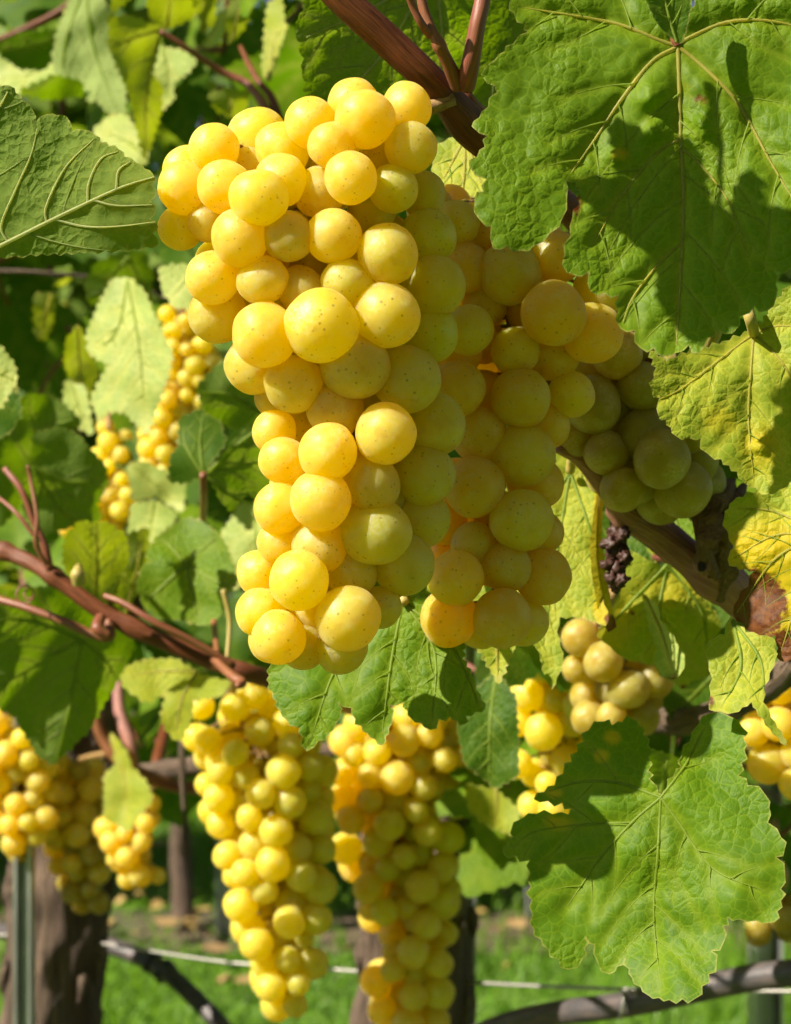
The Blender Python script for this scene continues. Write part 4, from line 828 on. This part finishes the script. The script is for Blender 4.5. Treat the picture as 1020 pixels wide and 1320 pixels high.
def soft_bunch(label, prof, d, rpx, mats, depth=.85, n=None, seed=0, top=None, extra=()):
    """bunch packed by pushing berries apart inside a tapering body"""
    g = np.random.default_rng(seed); k = K*d
    P = np.array([(p[0], p[1], p[2]) for p in prof], float); ys = P[:, 0]
    vol = np.trapezoid(np.pi*P[:, 2]*P[:, 2]*depth, ys) if hasattr(np, 'trapezoid') else np.trapz(np.pi*P[:, 2]*P[:, 2]*depth, ys)
    n = n or int(.78*vol/(4/3*np.pi*rpx**3)); r = rpx*g.uniform(.78, 1.14, n)
    y = g.choice(np.linspace(ys[0], ys[-1], 200), n, p=(lambda w: w/w.sum())(np.interp(np.linspace(ys[0], ys[-1], 200), ys, P[:, 2])**2+1)); th = g.uniform(0, 6.283, n); q = np.sqrt(g.random(n)); w = np.interp(y, ys, P[:, 2])
    X = np.c_[np.interp(y, ys, P[:, 1])+np.cos(th)*q*w, np.sin(th)*q*w*depth, y]
    for it in range(160):
        D = X[:, None]-X[None]; L = np.linalg.norm(D, axis=2)+np.eye(n)*1e6; ov = np.clip(.95*(r[:, None]+r[None])-L, 0, None)
        X += .28*(D/L[..., None]*ov[..., None]).sum(1)
        X[:, 2] = np.clip(X[:, 2], ys[0], ys[-1]); w = np.maximum(np.interp(X[:, 2], ys, P[:, 2])-r*.45, 2); xc = np.interp(X[:, 2], ys, P[:, 1])
        rad = np.hypot(X[:, 0]-xc, X[:, 1]/depth); f = np.minimum(1, w/(rad+1e-6)); f = 1-(1-f)*.6; X[:, 0] = xc+(X[:, 0]-xc)*f; X[:, 1] *= f
    for (ex, ey, ez, er) in extra: X = np.vstack([X, [ex, ez, ey]]); r = np.append(r, er)
    topw = at(*(top or (prof[0][1], prof[0][0]-rpx*1.5, d)))
    b = empty('grape_bunch', topw, label, 'grapes'); axis = [tuple(topw)]+[tuple(at(p[1], p[0], d)) for p in prof[:-1]]
    pts = []
    for (x, z, y), rr in zip(X, r):
        p = at(x, y, d+z*k); pts.append(tuple(p)); add_berry(b, p, rr*k, mats, False, p-at(np.interp(y, ys, P[:, 1]), y, d))
    stalk(b, axis, pts, .0016)
    return b
soft_bunch('lemon yellow bunch hanging low beside the slack wire, its left side sunlit', [(895,300,52),(940,318,78),(990,338,86),(1050,345,78),(1110,352,74),(1170,356,66),(1230,358,56),(1275,365,42),(1295,368,22)], .97, 20.5, ['berry_pale'], seed=1, top=(310,862,.85))
soft_bunch('olive gold bunch in shade hanging in front of the rough trunk', [(925,520,60),(960,525,95),(1000,520,90),(1050,512,82),(1110,512,76),(1170,522,66),(1230,530,60),(1290,528,52),(1335,530,34)], 1.03, 20, ['berry_pale', 'berry'], seed=2, top=(532,900,1.09), extra=[(600,968,-10,18),(612,1002,0,19),(580,955,-14,18),(635,1003,6,17),(598,940,4,18),(588,990,-20,19),(615,950,10,17),(622,975,16,18),(604,1022,6,17),(576,1012,-24,18)])
soft_bunch('small golden bunch above the steel channel stake', [(925,5,30),(960,12,55),(1010,22,52),(1060,28,46),(1098,32,28)], 1.30, 15, ['berry', 'berry_pale'], seed=3, top=(40,890,1.30))
soft_bunch('loose dull gold bunch hanging against the thick dark trunk', [(985,95,32),(1030,98,42),(1080,108,48),(1130,112,40),(1165,112,22)], 1.33, 15, ['berry', 'berry_shaded_green'], seed=4, top=(150,968,1.21))
soft_bunch('little amber bunch under the bright hanging leaf', [(1035,180,22),(1065,172,44),(1100,175,42),(1135,184,26)], 1.26, 14, ['berry'], seed=5, top=(205,1006,1.215))
soft_bunch('blurred golden bunch behind the pale leaf', [(405,236,28),(440,240,44),(480,242,50),(520,228,44),(560,216,34),(600,210,27),(620,208,15)], 1.18, 12.5, ['berry_pale', 'berry'], seed=6, top=(245,385,1.14))
soft_bunch('small blurred golden bunch below the pale leaf', [(542,140,18),(570,143,24),(600,150,30),(630,142,42),(660,128,52),(682,114,42)], 1.20, 12.5, ['berry_pale', 'berry'], seed=7, top=(140,525,1.3))
soft_bunch('pale yellow-green bunch hanging behind the broad green leaf', [(822,740,55),(860,735,85),(900,735,88),(950,722,65),(1000,708,48),(1045,706,30)], .85, 21, ['berry_pale'], seed=8, top=(760,800,.88))
soft_bunch('green-gold bunch in deep shade under the mottled yellow-green leaf', [(815,770,48),(845,782,72),(885,786,72),(925,796,46)], .77, 23, ['berry_shaded_green'], seed=9, top=(790,765,.72))
soft_bunch('brownish green bunch half hidden behind the bright pale leaf', [(850,1010,40),(900,1015,60),(960,1020,60),(1010,1022,48),(1060,1030,30)], .80, 24, ['berry_shaded_green', 'berry'], seed=10, top=(1010,870,.73))
soft_bunch('dusky bunch hanging above the hose behind the broad green leaf', [(1130,1000,36),(1165,1000,50),(1200,1000,45),(1222,1005,25)], .95, 21, ['berry_shaded_green'], seed=11, top=(1000,1060,.93))

# dried black berries clinging beside the old arm
b = empty('dried_bunch', at(790, 675, .606), 'shrivelled black dried berries hanging on the old arm', 'grapes')
for (x, y, r) in [(792,686,9),(803,690,9),(786,700,10),(800,706,11),(791,716,10),(806,720,9),(783,728,9),(797,732,11),(789,745,10),(802,748,9),(793,758,8)]:
    me = BM_r = berry_mesh('berry', 'raisin', x, 3)
    for v in me.vertices: v.co *= 1+.75*noise.noise(v.co*2.1+Vector((x, y, 0)))
    o = bpy.data.objects.new('berry', me); C.objects.link(o); o.parent = b; o.location = at(x, y, .598+rb.uniform(-.003, .003))-b.location; o.scale = (r*K*.6*rb.uniform(.7, 1.2), r*K*.6, r*K*.6*rb.uniform(.6, 1.1))
    o.rotation_euler = (rb.uniform(0, 6), rb.uniform(0, 6), 0)
T = Tube(); T.add(pxpath([(790,672,.604),(795,700,.60),(793,755,.60)], 6), [.0012,.001,.0008], 6); child('stalk', T.mesh('stalk'), b, 'raisin', base=b.location)

# ------------------------------------------------------------------ trellis: stakes, wire, hose
def channel_stake(x, y, z1, w, label, group=None, th=.0022, lips=True):
    e = None; bm = bmesh.new(); prof = [(-w/2, -w*1.1), (-w/2, w*.5), (w/2, w*.5), (w/2, -w*1.1), (w/2-th, -w*1.1), (w/2-th, w*.5-th), (-w/2+th, w*.5-th), (-w/2+th, -w*1.1)]
    lo = [bm.verts.new((x+a, y+b, -.3)) for a, b in prof]; hi = [bm.verts.new((x+a, y+b, z1)) for a, b in prof]; n = len(prof)
    for i in range(n): bm.faces.new((lo[i], lo[(i+1) % n], hi[(i+1) % n], hi[i]))
    bm.faces.new(hi[::-1]); bm.faces.new(lo); bmesh.ops.recalc_face_normals(bm, faces=bm.faces)
    me = bpy.data.meshes.new('stake'); bm.to_mesh(me); bm.free(); ul = me.uv_layers.new(name='UVMap')
    for l in me.loops: c = me.vertices[l.vertex_index].co; ul.data[l.index].uv = (c.x*10+c.y*10, c.z)
    return tag(link('vine_stake', me, None, 'steel'), label, 'stake', group)
s0 = at(33, 1200, 1.31); channel_stake(s0.x, 1.31, at(33, 1085, 1.31).z+.10, .0115, 'galvanised channel stake against the thick dark trunk')
s0 = at(606, 1200, 1.22); channel_stake(s0.x, 1.22, 1.0, .007, 'thin steel stake beside the rough trunk behind the shaded bunch', th=.0014)
s0 = at(985, 1300, 1.55); channel_stake(s0.x, 1.55, 1.0, .022, 'blue-grey steel stake crossing behind the hose')
s0 = at(291, 1190, 4.3); channel_stake(s0.x, 4.3, 1.9, .035, 'thin far post in the next row across the alley')
s0 = at(690, 1120, 4.5); channel_stake(s0.x, 4.5, 1.9, .04, 'far post in the next row seen past the broad green leaf')
def wire(name, pts, r, mat, label, cat, seg=8):
    T = Tube(); T.add(pxpath(pts, 14), r, seg, bumps=.03); o = link(name, T.mesh(name), None, mat); return tag(o, label, cat)
wire('trellis_wire', [(-1087,1017,2.4),(-400,1190,1.62),(0,1205,1.42),(130,1216,1.36),(290,1240,1.28),(460,1252,1.22),(600,1266,1.15),(800,1275,1.06),(1020,1278,.98),(1300,1282,.9),(1800,1372,.78)], .0011, 'wire', 'pale trellis wire running past both trunks', 'wire')
hose = empty('irrigation_hose', at(200, 1240, 1.45), 'black irrigation hose sagging between the trunk and the wire', 'hose')
T = Tube(); T.add(pxpath([(-844,1050,2.4),(-400,1180,1.8),(0,1200,1.52),(120,1214,1.47),(190,1238,1.44),(225,1262,1.42),(265,1300,1.40),(320,1350,1.36),(450,1390,1.26),(580,1350,1.12),(650,1322,1.06),(720,1306,1.02),(800,1296,.99),(860,1284,.97),(940,1266,.95),(1020,1254,.93),(1250,1235,.88),(1700,1290,.75)], 12), .0066, 16, bumps=.02); child('tube', T.mesh('tube'), hose, 'hose', base=hose.location)
for (x, y, d, ang) in [(196, 1240, 1.438, .5), (212, 1252, 1.43, .8)]:
    T = Tube(); p = at(x, y, d); t = Vector((math.cos(ang), .1, -math.sin(ang))).normalized(); T.add([p-t*.005, p-t*.004, p+t*.004, p+t*.005], [.0070, .0088, .0088, .0070], 14); child('coupling', T.mesh('coupling'), hose, 'tie', base=hose.location)
T = Tube()
for q in range(2):
    t_ = np.linspace(-.4, 6.6, 40); T.add([at(800+q*16+5*math.sin(t/2), 1296+16*math.cos(t)-6*q, .985-.0085*math.sin(t)) for t in t_], .0011, 6)
tag(link('wire_tie', T.mesh('wire_tie'), None, 'wire'), 'twisted wire tie looped round the irrigation hose', 'tie')
